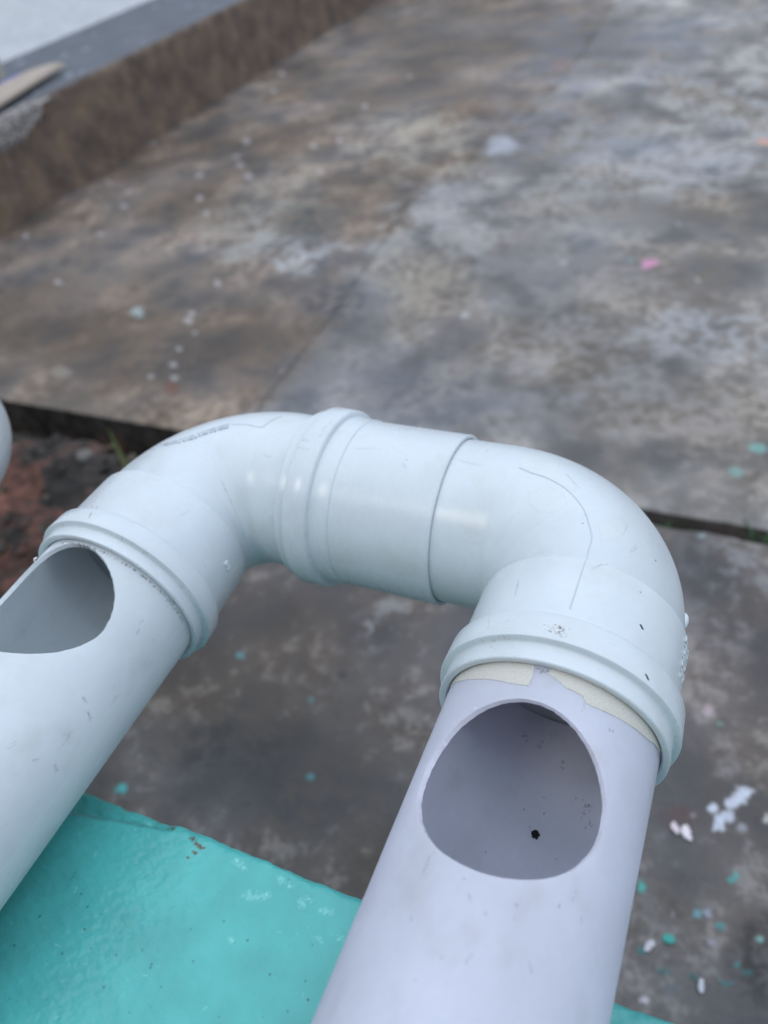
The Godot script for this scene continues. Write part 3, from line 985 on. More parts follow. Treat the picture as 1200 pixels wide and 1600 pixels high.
# Worn white plastic: a nearly even tone, faint mottling, grey scuffs and specks of dirt.
func plastic_image(c: Color, seed_: int, long: float, size := Vector2i(1024, 1024), scuffs := 60, specks := 50) -> Image:
	var im := Image.create(256, 256, false, Image.FORMAT_RGB8)
	var a := noise(0.016, seed_, 4)      # per millimetre
	var b := noise(0.20, seed_ + 1, 2)
	var mx := 330.0 / 256.0
	var my := long * 1000.0 / 256.0
	for y in 256:
		for x in 256:
			var fade := minf(1.0, (256 - x) / 24.0)
			var v := 1.0 + (a.get_noise_2d(x * mx, y * my) * fade + a.get_noise_2d((x - 256) * mx, y * my) * (1 - fade)) * 0.03 + b.get_noise_2d(x * mx, y * my) * 0.008
			var dirt := clampf(a.get_noise_2d(x * mx * 1.5 + 500, y * my * 1.5) - 0.2, 0.0, 1.0) * 0.22 * fade
			im.set_pixel(x, y, (c * v).lerp(Color(0.60, 0.60, 0.55), dirt))
	im.resize(size.x, size.y, Image.INTERPOLATE_CUBIC)
	var r := RandomNumberGenerator.new()
	r.seed = seed_
	for k in scuffs:
		var p := Vector2(r.randf() * size.x, r.randf() * size.y)
		var d := Vector2.from_angle(r.randf() * TAU) * r.randf_range(4, 26)
		scuff(im, p, p + d, c.darkened(r.randf_range(0.12, 0.35)), r.randf_range(0.08, 0.3), r)
	for k in specks:
		dab(im, Vector2(r.randf() * size.x, r.randf() * size.y), r.randf_range(0.4, 1.0), Color(0.35, 0.34, 0.32), r.randf_range(0.15, 0.6))
	return im


func plastic(im: Image, rough: float, grain: ImageTexture) -> StandardMaterial3D:
	var m := textured(im, 1.0)
	m.roughness = rough
	m.roughness_texture = grain
	m.roughness_texture_channel = BaseMaterial3D.TEXTURE_CHANNEL_RED
	m.metallic_specular = 0.5
	return m


# ---------------------------------------------------------------- pipes

func elbow_at(s: float, mirror: float) -> Array:
	# centre, outer side of the bend, direction; relative to the axis crossing of its pipe
	var c := Vector3.ZERO
	var t := Vector3.RIGHT
	if s < STUB:
		c = Vector3(-BEND - STUB + s, 0, CROSS_Z)
	elif s < STUB + ARC:
		var a := (s - STUB) / BEND
		c = Vector3(-BEND + BEND * sin(a), 0, CROSS_Z + BEND - BEND * cos(a))
		t = Vector3(cos(a), 0, sin(a))
	else:
		c = Vector3(0, 0, CROSS_Z + BEND + s - STUB - ARC)
		t = Vector3(0, 0, 1)
	var h := Vector3(t.z, 0, -t.x)
	var flip := Vector3(mirror, 1, 1)
	return [c * flip, h * flip, t * flip]


# Carries a profile of [along, radius] points round a path; splits the shading at hard corners.
func turned(profile: Array, path: Callable, long: float, around := 96) -> ArrayMesh:
	var s := Shape.new()
	var segs := []
	for k in profile.size() - 1:
		var d := Vector2(profile[k + 1][0] - profile[k][0], profile[k + 1][1] - profile[k][1]).normalized()
		segs.append(Vector2(-d.y, d.x))      # (along, outwards)
	var previous := []
	for k in profile.size() - 1:
		var ends := []
		for e in 2:
			var q: Vector2 = segs[k]
			var other := k - 1 if e == 0 else k + 1
			if other >= 0 and other < segs.size() and q.dot(segs[other]) > 0.80:
				q = (q + segs[other]).normalized()
			ends.append(q)
		var steps := maxi(1, int(absf(profile[k + 1][0] - profile[k][0]) / 0.003))
		for j in steps + 1:
			var f := float(j) / steps
			var along := lerpf(profile[k][0], profile[k + 1][0], f)
			var r := lerpf(profile[k][1], profile[k + 1][1], f)
			var q: Vector2 = ends[0].lerp(ends[1], f).normalized()
			var frame: Array = path.call(along)
			var ring := []
			for i in around + 1:
				var th := TAU * (i % around) / around
				var o: Vector3 = frame[1] * cos(th) + Vector3.UP * sin(th)
				ring.append(s.add(frame[0] + o * r, (o * q.y + frame[2] * q.x).normalized(), Vector2(float(i) / around, along / long)))
			if j > 0:
				for i in around:
					s.quad(previous[i], previous[i + 1], ring[i + 1], ring[i])
			previous = ring
	return s.mesh()


func elbow_profile(short: float) -> Array:
	var b := STUB + ARC + 0.0255      # z = 0 of the pipe
	var p := [[0.0, 0.0500], [0.012, 0.0502], [STUB, 0.0506], [STUB + ARC - 0.0004, 0.0508], [STUB + ARC, 0.0511], [STUB + ARC + 0.0002, 0.0524], [STUB + ARC + 0.0007, 0.0531], [STUB + ARC + 0.0016, 0.0533]]
	for q in [[0.0122, 0.0539], [0.0133, 0.0544], [0.0139, 0.0560], [0.0144, 0.0569], [0.0152, 0.0574], [0.0296, 0.0579], [0.0302, 0.0577], [0.0306, 0.0571], [0.0308, 0.0556], [0.0311, 0.0547], [0.0318, 0.0542], [0.0345, 0.0541], [0.0399, 0.0547], [0.0409, 0.0546], [0.0414, 0.0541], [0.0415, 0.0532], [0.0411, 0.0514], [0.0400, 0.0506], [0.0200, 0.0506]]:
		p.append([0.0122 + (q[0] - 0.0122) * short + b, q[1]])
	return p


# A thin raised line that follows the given places on an elbow.
func ridge(places: Array, mirror: float, r: float) -> ArrayMesh:
	var s := Shape.new()
	var previous := []
	for k in places.size():
		var along: float = places[k][0]
		var frame := elbow_at(along, mirror)
		var th: float = places[k][1]
		var o: Vector3 = frame[1] * cos(th) + Vector3.UP * sin(th)
		var base := 0.0507 if along < STUB + ARC else 0.0531 + 0.0008 * (along - STUB - ARC) / 0.036
		var side: Vector3 = frame[2].cross(o)
		var size := r * (0.25 if k == 0 or k == places.size() - 1 else 1.0)
		var ring := []
		for i in 7:
			var a := PI * i / 6.0
			var q: Vector3 = side * cos(a) + o * sin(a)
			ring.append(s.add(frame[0] + o * (base - 0.0001) + q * size, q))
		if k > 0:
			for i in 6:
				s.quad(previous[i], previous[i + 1], ring[i + 1], ring[i])
		previous = ring
	return s.mesh()


func finer(places: Array, n := 5) -> Array:
	var c := Curve3D.new()
	for k in places.size():
		var a: Array = places[maxi(k - 1, 0)]
		var b: Array = places[mini(k + 1, places.size() - 1)]
		var t := Vector3(b[0] - a[0], b[1] - a[1], 0) / 6.0
		c.add_point(Vector3(places[k][0], places[k][1], 0), -t, t)
	var out := []
	for k in (places.size() - 1) * n + 1:
		var p := c.samplef(float(k) / n)
		out.append([p.x, p.y])
	return out


# A straight pipe along z with a round hole sawn through its upper side.
func pipe_mesh(z0: float, z1: float, holes: Array, hole_x: float, seed_: int) -> ArrayMesh:
	var s := Shape.new()
	var g := noise(1.6, seed_, 3)
	var long := 0.7
	var n := 160
	var half := 0.055
	var lo := PI / 2 + PI / 2 * 0.98
	var hi := PI / 2 - PI / 2 * 0.98 + TAU
	for hole_z in holes:
		var rims := []
		for shell in 2:
			var r := 0.05 if shell == 0 else 0.0475
			var out := 1.0 if shell == 0 else -1.0
			# patch round the hole
			var previous := []
			for k in 9:
				var ring := []
				for i in n + 1:
					var ph := TAU * (i % n) / n
					var d := Vector2(cos(ph), sin(ph))
					var rough := HOLE + 0.0002 * g.get_noise_2d(d.x * 2, d.y * 2) + 0.00018 * g.get_noise_2d(d.x * 25, d.y * 25) + (0.0004 * g.get_noise_2d(d.x * 14, d.y * 14 + 9) if shell == 1 else 0.0)
					var hx := clampf((hole_x + d.x * rough) / 0.05, -1.0, 1.0)
					var inner := Vector2(PI / 2 - asin(hx), hole_z + d.y * rough)
					var m := maxf(absf(d.x), absf(d.y))
					var outer := Vector2(PI / 2 - d.x / m * PI / 2 * 0.98, hole_z + d.y / m * half)
					var f := k / 8.0
					var p := inner.lerp(outer, f * f * 0.6 + f * 0.4)
					var o := Vector3(cos(p.x), sin(p.x), 0)
					ring.append(s.add(o * r + Vector3(0, 0, p.y), o * out, Vector2(p.x / TAU, p.y / long)))
				if k == 0:
					rims.append(ring)
				else:
					for i in n:
						s.quad(previous[i], previous[i + 1], ring[i + 1], ring[i])
				previous = ring
		# the sawn edge
		for i in n:
			var a: Vector3 = s.v[rims[0][i]]
			var b: Vector3 = s.v[rims[0][i + 1]]
			var c: Vector3 = s.v[rims[1][i + 1]]
			var d: Vector3 = s.v[rims[1][i]]
			var mid := Vector3(hole_x, 0.04, hole_z)
			var q := (b - a).cross(c - a).normalized()
			if q.dot(mid - a) < 0:
				q = -q
			var uv := s.t[rims[0][i]]
			s.quad(s.add(a, q, uv), s.add(b, q, uv), s.add(c, q, uv), s.add(d, q, uv))
	# under the holes, then the plain lengths
	var spans := []
	var from := z0
	for hole_z in holes:
		spans.append([lo, hi, hole_z - half, hole_z + half, 40])
		spans.append([PI / 2 - PI, PI / 2 + PI, from, hole_z - half, 80])
		from = hole_z + half
	spans.append([PI / 2 - PI, PI / 2 + PI, from, z1, 80])
	for shell in 2:
		var r := 0.05 if shell == 0 else 0.0475
		var out := 1.0 if shell == 0 else -1.0
		for span in spans:
			var cells: int = span[4]
			var rows := maxi(2, int((span[3] - span[2]) / 0.02))
			var before := []
			for j in rows + 1:
				var ring := []
				for i in cells + 1:
					var th := lerpf(span[0], span[1], float(i) / cells)
					var o := Vector3(cos(th), sin(th), 0)
					var z := lerpf(span[2], span[3], float(j) / rows)
					ring.append(s.add(o * r + Vector3(0, 0, z), o * out, Vector2(th / TAU, z / long)))
				if j > 0:
					for i in cells:
						s.quad(before[i], before[i + 1], ring[i + 1], ring[i])
				before = ring
	for z in [z0, z1]:
		var ring := []
		for i in 65:
			var th := TAU * (i % 64) / 64
			var o := Vector3(cos(th), sin(th), 0)
			var q := Vector3(0, 0, -1 if z == z0 else 1)
			ring.append([s.add(o * 0.05 + Vector3(0, 0, z), q), s.add(o * 0.0475 + Vector3(0, 0, z), q)])
		for i in 64:
			s.quad(ring[i][0], ring[i + 1][0], ring[i + 1][1], ring[i][1])
	return s.mesh()


func at_angle(places: Array, th: float) -> float:
	# places run from a large angle to a small one
	for k in places.size() - 1:
		if th <= places[k][1] and th >= places[k + 1][1]:
			return lerpf(places[k][0], places[k + 1][0], (places[k][1] - th) / maxf(places[k][1] - places[k + 1][1], 0.001))
	return places[0][0] if th > places[0][1] else places[places.size() - 1][0]


# A torn strip of old paper tape stuck round the pipe, under the elbow's mouth.
func tape_mesh(below: Array, from: float, to: float, seed_: int) -> ArrayMesh:
	var g := noise(14.0, seed_, 3)
	var rows := []
	var uvs := []
	for j in 7:
		var row := []
		var uv := []
		for i in 61:
			var th := lerpf(from, to, i / 60.0)
			var f := j / 6.0
			var end := at_angle(below, th) + 0.0005 * g.get_noise_1d(th * 1.5)
			var z := lerpf(0.030, end, f)
			var lift := 0.00025 + 0.0002 * maxf(0.0, g.get_noise_2d(th * 1.2, z * 60.0))
			var th2 := th + 0.012 * g.get_noise_1d(z * 40.0 + 3.0) * (1.0 if i > 54 or i < 6 else 0.0)
			row.append(Vector3(cos(th2), sin(th2), 0) * (0.05 + lift) + Vector3(0, 0, z))
			uv.append(Vector2(i / 12.0, f))
		rows.append(row)
		uvs.append(uv)
	var s := Shape.new()
	s.sheet(rows, uvs, Vector3.UP)
	# its torn edge has the paper's thickness
	for i in 60:
		var a: Vector3 = rows[6][i]
		var b: Vector3 = rows[6][i + 1]
		s.flat(a, b, b - Vector3(b.x, b.y, 0).normalized() * 0.0004, a - Vector3(a.x, a.y, 0).normalized() * 0.0004, Vector3(0, 0, 1))
	return s.mesh()


func burr_mesh(seed_: int, size: float) -> ArrayMesh:
	var r := RandomNumberGenerator.new()
	r.seed = seed_
	var rows := []
	var uvs := []
	var turn := r.randf_range(2.0, 4.5)
	for k in 13:
		var f := k / 12.0
		var a := f * turn
		var rad := size * (1.0 - 0.4 * f)
		var c := Vector3(rad * sin(a), rad * (1.0 - cos(a)) * 0.7, size * 0.6 * f)
		var w := size * 0.28 * sin(PI * minf(1.0, f * 0.85 + 0.12))
		rows.append([c + Vector3(0, w * 0.4, w), c - Vector3(0, w * 0.4, w)])
		uvs.append([Vector2.ZERO, Vector2.ONE])
	var s := Shape.new()
	s.sheet(rows, uvs, Vector3.UP)
	return s.mesh()


func planter_run() -> void:
	var grain_im := noise(0.012, 81, 4).get_seamless_image(512, 512)
	for y in 512:
		for x in 512:
			var v := grain_im.get_pixel(x, y).r
			grain_im.set_pixel(x, y, Color.from_hsv(0, 0, 0.88 + 0.2 * (v - 0.5)))
	var grain := ImageTexture.create_from_image(grain_im)
	var tone := Color8(199, 208, 213)
	var ink := Color(0.30, 0.34, 0.42)
	var r := RandomNumberGenerator.new()
	r.seed = 92

	# right elbow: traces of clear tape, scratches, insect specks, a smear of dirt
	var er := plastic_image(tone, 91, ELBOW)
	for patch in [R_PATCH_A, R_PATCH_B, R_PATCH_C]:
		var poly := PackedVector2Array()
		for q in patch:
			poly.append(mark(er, ELBOW, q))
		var box := Rect2(poly[0], Vector2.ZERO)
		for q in poly:
			box = box.expand(q)
		for y in range(int(box.position.y), int(box.end.y) + 1):
			for x in range(int(box.position.x), int(box.end.x) + 1):
				if Geometry2D.is_point_in_polygon(Vector2(x, y), poly):
					er.set_pixel(x, y, er.get_pixel(x, y).lerp(Color(0.80, 0.84, 0.83), 0.3))
		for k in poly.size():
			stroke(er, poly[k], poly[(k + 1) % poly.size()], 0.6, Color(0.66, 0.70, 0.72), 0.12)
	for l in R_SCRATCH:
		scuff(er, mark(er, ELBOW, l[0]), mark(er, ELBOW, l[1]), Color(0.5, 0.53, 0.58), 0.6, r)
	for k in R_DOTS.size():
		var c := mark(er, ELBOW, R_DOTS[k])
		if k == 4 or k == 5:
			stroke(er, c - Vector2(-2, 3), c + Vector2(-2, 3), 1.9, Color(0.08, 0.08, 0.09), 0.95)
		else:
			dab(er, c, 1.3, Color(0.15, 0.15, 0.16), 0.8)
	for k in 70:
		var o := Vector2(r.randfn(0, 7), r.randfn(0, 8))
		dab(er, mark(er, ELBOW, R_SMUDGE) + o, r.randf_range(0.5, 1.6), Color(0.40, 0.34, 0.29), r.randf_range(0.15, 0.6))
	# left elbow: the printed code, rust coloured smears
	var el := plastic_image(tone, 93, ELBOW)
	for k in L_PRINT.size() - 1:
		var a := mark(el, ELBOW, L_PRINT[k])
		var b := mark(el, ELBOW, L_PRINT[k + 1])
		for j in 12:
			var p := a.lerp(b, j / 12.0)
			if r.randf() < 0.12:
				continue
			for line in 2:
				var x := p.x - 3.0 + line * 11.0
				var bits := 4
				for q in bits:
					if r.randf() < 0.62:
						var d := p.y + r.randf_range(-1.0, 1.0)
						stroke(el, Vector2(x + q * 1.8, d), Vector2(x + q * 1.8 + 1.2, d), 1.0, ink, 0.5 if line == 0 else 0.95)
	for k in L_STAIN.size() - 1:
		var a := mark(el, ELBOW, L_STAIN[k])
		var b := mark(el, ELBOW, L_STAIN[k + 1])
		for j in 26:
			dab(el, a.lerp(b, r.randf()) + Vector2(r.randfn(0, 3), r.randfn(0, 4)), r.randf_range(0.5, 2.2), Color(0.48, 0.42, 0.35), r.randf_range(0.1, 0.45))
	for q in L_BEAD:
		var c := mark(el, ELBOW, q)
		stroke(el, c + Vector2(-2, -10), c + Vector2(3, 10), 1.0, Color(0.55, 0.42, 0.38), 0.35)
	for l in L_SCR:
		scuff(el, mark(el, ELBOW, l[0]), mark(el, ELBOW, l[1]), Color(0.5, 0.55, 0.58), 0.6, r)
	# dirt caught along the rings and mouths, in broken runs
	for im in [er, el]:
		for k in 420:
			var th := r.randf() * TAU
			var run := sin(th * 3.0 + 1.0) + sin(th * 7.0) + r.randfn(0, 0.5)
			if run > 0.4:
				var s: float = ([0.1820, 0.1984, 0.2072] if im == er else [0.1818, 0.1955, 0.2028])[k % 3]
				dab(im, mark(im, ELBOW, [s + r.randfn(0, 0.0004), th]), r.randf_range(0.4, 1.3), Color(0.46, 0.44, 0.38), r.randf_range(0.1, 0.4))
	# coupling
	var ec := plastic_image(tone, 95, 0.0985, Vector2i(1024, 512))
	for l in C_SCR:
		scuff(ec, mark(ec, 0.0985, [0.0985 - l[0][0], PI - l[0][1]]), mark(ec, 0.0985, [0.0985 - l[1][0], PI - l[1][1]]), Color(0.5, 0.54, 0.57), 0.6, r)
	dab(ec, mark(ec, 0.0985, [0.0985 - C_DOT[0][0], PI - C_DOT[0][1]]), 1.2, Color(0.2, 0.2, 0.22), 0.8)
	for k in 40:
		var q: Array = C_GROOVE[0]
		var c := mark(ec, 0.0985, [0.0985 - q[0] + 0.001, PI - lerpf(q[1], C_GROOVE[1][1], r.randf())])
		dab(ec, c + Vector2(r.randfn(0, 4), r.randfn(0, 3)), r.randf_range(0.5, 1.5), Color(0.50, 0.48, 0.44), r.randf_range(0.1, 0.35))
	# pipes: duller, slightly violet
	var dull := Color8(230, 237, 249)
	var pr := plastic_image(dull, 97, 0.7, Vector2i(1024, 1400), 110, 60)
	for l in P_MARKS:
		scuff(pr, mark(pr, 0.7, l[0]), mark(pr, 0.7, l[1]), Color(0.45, 0.46, 0.50), 0.4, r)
	for q in P_IN:
		if q[2] < 0.0018:
			for k in 5:
				dab(pr, mark(pr, 0.7, q) + Vector2(r.randfn(0, 2), r.randfn(0, 2)) * (0.0 if q[2] < 0.0007 else 1.5), q[2] * 1100.0 * r.randf_range(0.5, 1.0), Color(0.28, 0.25, 0.24), 0.28)
	for k in 160:
		dab(pr, mark(pr, 0.7, [0.0400 + absf(r.randfn(0, 0.0006)), r.randf_range(0.1, 3.0)]), r.randf_range(0.4, 1.2), Color(0.42, 0.40, 0.36), r.randf_range(0.1, 0.5))
	var pl := plastic_image(Color8(228, 236, 241), 99, 0.7, Vector2i(1024, 1400), 140, 60)
	for l in PL_MARKS:
		scuff(pl, mark(pl, 0.7, l[0]), mark(pl, 0.7, l[1]), Color(0.42, 0.43, 0.48), 0.45, r)

	for k in 260:
		var th := r.randf_range(0.0, 2.6)
		dab(pl, mark(pl, 0.7, [0.0352 + absf(r.randfn(0, 0.0005)), th]), r.randf_range(0.4, 1.2), Color(0.38, 0.36, 0.32), r.randf_range(0.1, 0.55))
	var m_er := plastic(er, 0.33, grain)
	var m_el := plastic(el, 0.33, grain)
	var m_ec := plastic(ec, 0.31, grain)
	var m_pr := plastic(pr, 0.60, grain)
	var m_pl := plastic(pl, 0.60, grain)
	for m in [m_pr, m_pl]:      # thin enough to let some light through
		m.backlight_enabled = true
		m.backlight = Color(1.0, 0.935, 0.915) if m == m_pr else Color(0.85, 0.83, 0.82)
	var m_plain := paint(Color8(216, 224, 228), 0.3)
	var m_seam := paint(Color8(184, 195, 199), 0.5)
	var m_burr := paint(Color8(222, 224, 230), 0.5)
	var tape_im := Image.create(256, 128, false, Image.FORMAT_RGB8)
	var ga := noise(0.06, 101, 4)
	for y in 128:
		for x in 256:
			var v := 1.0 + ga.get_noise_2d(x, y * 2.0) * 0.10 + ga.get_noise_2d(x * 4.0, y * 6.0) * 0.05
			tape_im.set_pixel(x, y, Color(0.75 * v, 0.745 * v, 0.715 * v))
	var m_tape := textured(tape_im, 0.75)

	var run := thing("pipe_planter", "white plastic pipes with planting holes, joined in a U by two elbows", "pipe planter", Vector3(0, TOP, 0), "runs of white planter pipe")
	var up := Vector3(0, AXIS - TOP, 0)
	for side in 2:
		var mirror := 1.0 if side == 0 else -1.0
		var x := 0.0 if side == 0 else -SPACING
		# pipe with its hole
		var hole_z := 0.0930 if side == 0 else 0.0725
		var pipe := part("pipe", pipe_mesh(0.004, 0.6, [hole_z, hole_z + 0.2, hole_z + 0.4], -0.002 if side == 0 else 0.0, 111 + side), m_pr if side == 0 else m_pl, run)
		pipe.position = up + Vector3(x, 0, 0)
		pipe.set_meta("label", "straight pipe with old paper tape at its elbow" if side == 0 else "straight pipe with a rough sawn hole near its elbow")
		var burrs := [[-2.22, 0.0016], [-1.40, 0.0018], [3.06, 0.0011], [-1.0, 0.0013], [0.95, 0.0017], [2.41, 0.0009]] if side == 0 else [[-2.4, 0.0024], [-1.9, 0.0016], [-0.2, 0.0012], [0.5, 0.0014]]
		for k in burrs.size():
			var ph: float = burrs[k][0]
			var b := part("burr", burr_mesh(120 + k + side * 10, burrs[k][1]), m_burr, pipe)
			var hx: float = (-0.002 if side == 0 else 0.0) + cos(ph) * HOLE
			b.position = Vector3(hx, sqrt(0.0490 * 0.0490 - hx * hx), hole_z + sin(ph) * HOLE)
			b.rotation = Vector3(0, PI / 2 - ph, 0.5 * k)
		if side == 0:
			part("paper_tape", tape_mesh(P_TAPE_A_BOT, 2.80, 1.69, 131), m_tape, pipe)
			part("paper_tape", tape_mesh(P_TAPE_B_BOT, 1.57, 0.20, 132), m_tape, pipe)
		# elbow
		var path := func(s: float) -> Array: return elbow_at(s, mirror)
		var elbow := part("elbow", turned(elbow_profile(0.93 if side == 0 else 0.76), path, ELBOW), m_er if side == 0 else m_el, run)
		elbow.position = up + Vector3(x, 0, 0)
		elbow.set_meta("label", "elbow with specks of dirt and a fine seam along its top" if side == 0 else "elbow with a faded printed code on its top")
		part("mould_seam", ridge(finer(R_SEAM if side == 0 else L_SEAM), mirror, 0.00042), m_seam, elbow)
		if side == 0:
			# moulding nub on the far side
			var f := elbow_at(R_TAB[0] - 0.001, mirror)
			var o: Vector3 = f[1] * cos(-0.10) + Vector3.UP * sin(-0.10)
			var nub := part("moulding_nub", lump(Vector3(0.0030, 0.0040, 0.0050), 0.05, 140), m_plain, elbow)
			nub.position = f[0] + o * 0.0512
			var raised := Shape.new()
			for k in 13:
				var s: float = 0.1475 + (k % 7) * 0.0036
				var th := (0.24 if k < 7 else 0.08) - 0.01 * (k % 3)
				f = elbow_at(s, mirror)
				for j in 2:
					var a := th + j * 0.036
					var b := a + 0.028
					var tilt := 0.0012 * (1 if (k + j) % 2 == 0 else -1)
					var oa: Vector3 = f[1] * cos(a) + Vector3.UP * sin(a)
					var ob: Vector3 = f[1] * cos(b) + Vector3.UP * sin(b)
					var t: Vector3 = f[2] * 0.0005
					var shift: Vector3 = f[2] * tilt
					raised.flat(f[0] + oa * 0.0540 - t, f[0] + oa * 0.0540 + t, f[0] + ob * 0.0540 + t + shift, f[0] + ob * 0.0540 - t + shift, oa)
					raised.flat(f[0] + oa * 0.0540 - t, f[0] + oa * 0.0525 - t, f[0] + ob * 0.0525 - t + shift, f[0] + ob * 0.0540 - t + shift, -t)
					raised.flat(f[0] + oa * 0.0540 + t, f[0] + oa * 0.0525 + t, f[0] + ob * 0.0525 + t + shift, f[0] + ob * 0.0540 + t + shift, t)
			part("raised_marking", raised.mesh(), m_plain, elbow)
		else:
			var f := elbow_at(L_S[0], mirror)
			var th: float = L_S[1]
			var o: Vector3 = f[1] * cos(th) + Vector3.UP * sin(th)
			var text := TextMesh.new()
			text.text = "S"
			text.font_size = 16
			text.pixel_size = 0.00045
			text.depth = 0.0010
			var letter := part("raised_marking", text, m_plain, elbow)
			var y: Vector3 = (Vector3.UP - o * o.y).normalized()
			letter.transform = Transform3D(Basis(y.cross(o), y, o), f[0] + o * 0.0540)
	# the coupling between the elbows
	var straight := func(s: float) -> Array: return [Vector3(-0.0875 - s, 0, CROSS_Z), Vector3(0, 0, 1), Vector3(-1, 0, 0)]
	var profile := [[0.006, 0.0506], [0.0008, 0.0506], [0.0002, 0.0510], [0.0, 0.0516], [0.0002, 0.0526], [0.0009, 0.0531], [0.0020, 0.0530], [0.0632, 0.0528], [0.0634, 0.0533], [0.0638, 0.0536], [0.0648, 0.0536], [0.0742, 0.0538], [0.0752, 0.0543], [0.0758, 0.0560], [0.0763, 0.0571], [0.0772, 0.0577], [0.0904, 0.0582], [0.0910, 0.0580], [0.0914, 0.0573], [0.0916, 0.0558], [0.0919, 0.0548], [0.0927, 0.0543], [0.0968, 0.0550], [0.0979, 0.0549], [0.0984, 0.0543], [0.0985, 0.0534], [0.0982, 0.0514], [0.0972, 0.0507], [0.080, 0.0507]]
	var coupling := part("coupling", turned(profile, straight, 0.0985), m_ec, run)
	coupling.position = up
	coupling.set_meta("label", "straight coupling with a wide ring at one end")

	# the next run along the wall
	var other := run.duplicate()
	other.name = numbered("pipe_planter")
	other.position = Vector3(-0.503, TOP, 0)
	other.set_meta("label", "white pipe elbow cut off by the left edge of the picture")
	add_child(other)

	# a crumb of dirt lying in the right hand pipe
	var p: Array = P_IN[0]
	var crumb := thing("dirt_crumb", "black crumb of dirt lying inside the right hand pipe below its hole", "dirt crumb", Vector3(cos(p[1]) * 0.0466, AXIS + sin(p[1]) * 0.0466, p[0]), "", body(lump(Vector3(0.0018, 0.0014, 0.0022), 0.5, 150), paint(Color(0.07, 0.065, 0.07), 0.9)))
	crumb.rotation.y = 0.6


# ---------------------------------------------------------------- small things

func ragged(rx: float, rz: float, seed_: int, n := 14) -> PackedVector2Array:
	var g := noise(1.1, seed_, 2)
	var out := PackedVector2Array()
	for k in n:
		var a := TAU * k / n
		var d := Vector2(cos(a), sin(a))
		out.append(d * Vector2(rx, rz) * (1.0 + 0.5 * g.get_noise_2d(d.x + 4, d.y + 4)))
	return out


func blade(long: float, wide: float, bend: float) -> ArrayMesh:
	var rows := []
	var uvs := []
	for k in 8:
		var f := k / 7.0
		var w := wide * (0.55 + 0.9 * f - 1.4 * f * f) 
		var c := Vector3(0, long * (f - bend * 0.45 * f * f), long * bend * f * f)
		rows.append([c + Vector3(-w, w * 0.35, 0), c, c + Vector3(w, w * 0.35, 0)])
		uvs.append([Vector2.ZERO, Vector2.ONE, Vector2.ZERO])
	var s := Shape.new()
	s.sheet(rows, uvs, Vector3(0, 0, -1))
	return s.mesh()


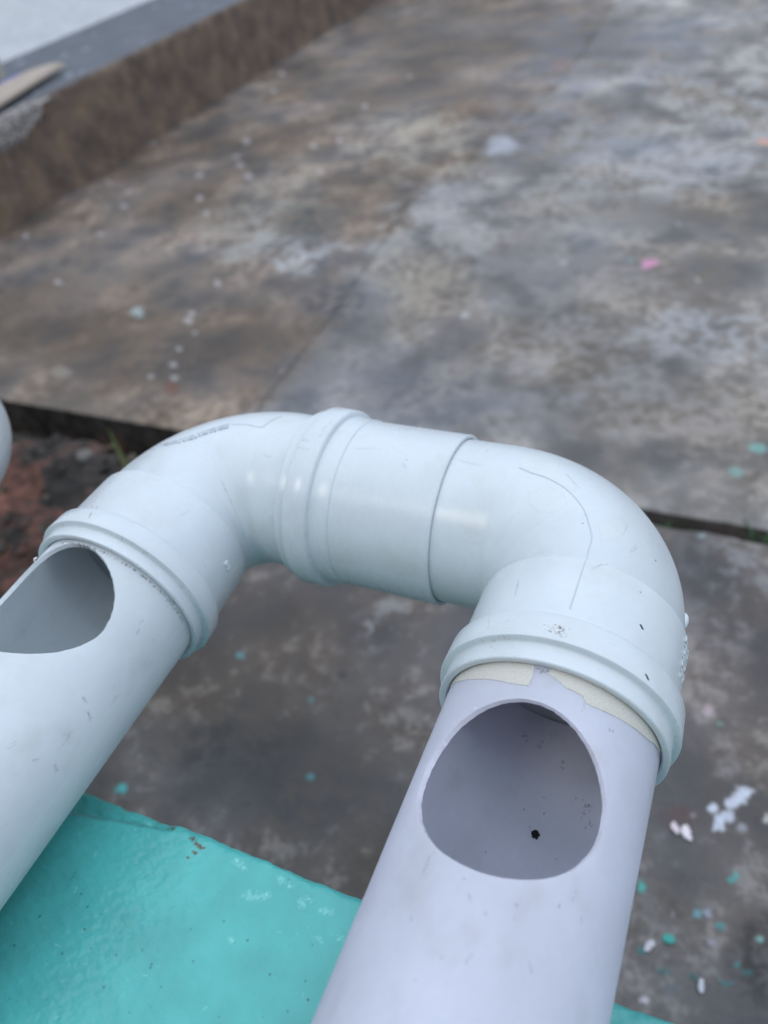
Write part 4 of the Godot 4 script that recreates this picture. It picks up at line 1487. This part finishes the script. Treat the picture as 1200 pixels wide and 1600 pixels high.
func small_things() -> void:
	# on the raised walk: a board end, something blue under it, a pale block
	var board_im := Image.create(256, 128, false, Image.FORMAT_RGB8)
	var g := noise(0.02, 161, 4)
	for y in 128:
		for x in 256:
			var v := 1.0 + g.get_noise_2d(x * 0.6, y * 5.0) * 0.14
			board_im.set_pixel(x, y, Color(0.72 * v, 0.665 * v, 0.61 * v))
	var board := PackedVector2Array([Vector2(-2.392, -2.246), Vector2(-2.447, -2.243), Vector2(-2.486, -2.172), Vector2(-2.480, -2.02), Vector2(-2.40, -1.60), Vector2(-2.17, -1.35), Vector2(-2.282, -1.793), Vector2(-2.378, -2.175)])
	var mid := Vector2(-2.40, -1.9)
	var local := PackedVector2Array()
	for q in board:
		local.append(q - mid)
	var m_board := textured(board_im, 0.8)
	m_board.uv1_scale = Vector3(3, 3, 3)
	thing("wooden_board", "pale wooden board end lying along the raised walk", "board", Vector3(mid.x, 0.318, mid.y), "", body(plate(local, 0.012, 0.002), m_board))
	var strip := PackedVector2Array([Vector2(-0.032, 0.14), Vector2(0.03, 0.14), Vector2(0.026, -0.02), Vector2(-0.024, -0.035)])
	thing("plastic_strip", "blue plastic strip under the wooden board", "plastic strip", Vector3(-2.53, 0.3025, -2.135), "", body(plate(strip, 0.0145, 0.001), paint(Color(0.16, 0.29, 0.78), 0.4)))
	var block := PackedVector2Array([Vector2(-0.05, -0.045), Vector2(0.036, -0.04), Vector2(0.04, 0.22), Vector2(-0.05, 0.22)])
	thing("wood_block", "small pale block standing behind the wooden board at the left edge", "block", Vector3(-2.625, 0.3025, -2.10), "", body(plate(block, 0.075, 0.003), paint(Color(0.66, 0.64, 0.58), 0.8)))

	# paint flakes on the near slab
	var called := ["teal paint flake curling up from the dark slab", "larger of two pinkish white paint flakes on the dark slab", "smaller of two pinkish white paint flakes on the dark slab", "long white paint flake beside the teal flake", "white paint flake near the wall at the bottom right"]
	for k in FLAKES.size():
		var q: Array = FLAKES[k]
		var f := thing("paint_flake", called[k], "paint flake", Vector3(q[0], 0.0015, q[1]), "paint flakes on the near slab", body(plate(ragged(q[2], q[3], 170 + k), 0.0016, 0.0004), paint(Color8(q[4], q[5], q[6]), 0.5)))
		f.rotation = Vector3(0.12 if k == 0 else 0.0, k * 0.4, 0.0)
		if k == 0:
			f.position.y = 0.003

	# weeds in the open joint
	var green := paint(Color(0.13, 0.27, 0.14), 0.6)
	green.backlight_enabled = true
	green.backlight = Color(0.08, 0.16, 0.05)
	var r := RandomNumberGenerator.new()
	r.seed = 181
	for spot in [[Vector3(0.155, -0.05, -0.728), 30, 0.075, "bushy green weed growing in the joint at the right edge"], [Vector3(-0.006, -0.05, -0.735), 10, 0.058, "small dark weed in the joint behind the right elbow"]]:
		var weed := thing("weed", spot[3], "weed", spot[0], "weeds in the joint")
		for k in int(spot[1]):
			var b := part("leaf", blade(spot[2] * r.randf_range(0.7, 1.1), r.randf_range(0.002, 0.0045), r.randf_range(0.1, 0.8)), green, weed)
			b.position = Vector3(r.randfn(0, 0.014), 0, r.randfn(0, 0.003))
			b.rotation = Vector3(0, r.randf() * TAU, 0)
	var straw := paint(Color(0.40, 0.42, 0.27), 0.7)
	var stalk := thing("grass_blade", "single dull green grass blade leaning in the soil behind the left elbow", "grass", Vector3(-1.03, -0.045, -0.63))
	var s1 := part("leaf", blade(0.13, 0.007, 0.25), straw, stalk)
	s1.rotation = Vector3(-0.45, 0.9, 0)

	# litter on the bare earth
	var bits := MultiMesh.new()
	bits.transform_format = MultiMesh.TRANSFORM_3D
	bits.use_colors = true
	bits.mesh = lump(Vector3(0.008, 0.0035, 0.006), 0.6, 191, 5)
	bits.instance_count = 260
	var ground := noise(5.0, 41, 5)
	var ground2 := noise(22.0, 42, 3)
	for k in 260:
		var x := r.randf_range(-1.75, -0.90)
		var z := r.randf_range(-0.70, -0.12)
		var y := -0.035 + 0.035 * ground.get_noise_2d(x, z) + 0.016 * ground2.get_noise_2d(x, z)
		var size := r.randf_range(0.4, 1.9) * (1.0 if r.randf() < 0.85 else 1.7)
		bits.set_instance_transform(k, Transform3D(Basis.from_euler(Vector3(r.randfn(0, 0.3), r.randf() * TAU, r.randfn(0, 0.3))).scaled(Vector3.ONE * size), Vector3(x, y + 0.001, z)))
		var c := Color(0.05, 0.045, 0.04) * r.randf_range(0.5, 1.8)
		var pick := r.randf()
		if pick < 0.07:
			c = Color(0.15, 0.14, 0.135)
		elif pick < 0.22:
			c = Color(0.07, 0.04, 0.03)
		elif pick < 0.40:
			c = Color(0.10, 0.09, 0.06)
		bits.set_instance_color(k, Color(c.r, c.g, c.b, 1.0))
	var litter := MultiMeshInstance3D.new()
	litter.multimesh = bits
	var lm := paint(Color.WHITE, 0.9)
	lm.vertex_color_use_as_albedo = true
	litter.material_override = lm
	litter.name = "litter"
	litter.set_meta("kind", "stuff")
	litter.set_meta("label", "dead leaves, crumbs and stones scattered on the bare soil")
	litter.set_meta("category", "litter")
	add_child(litter)
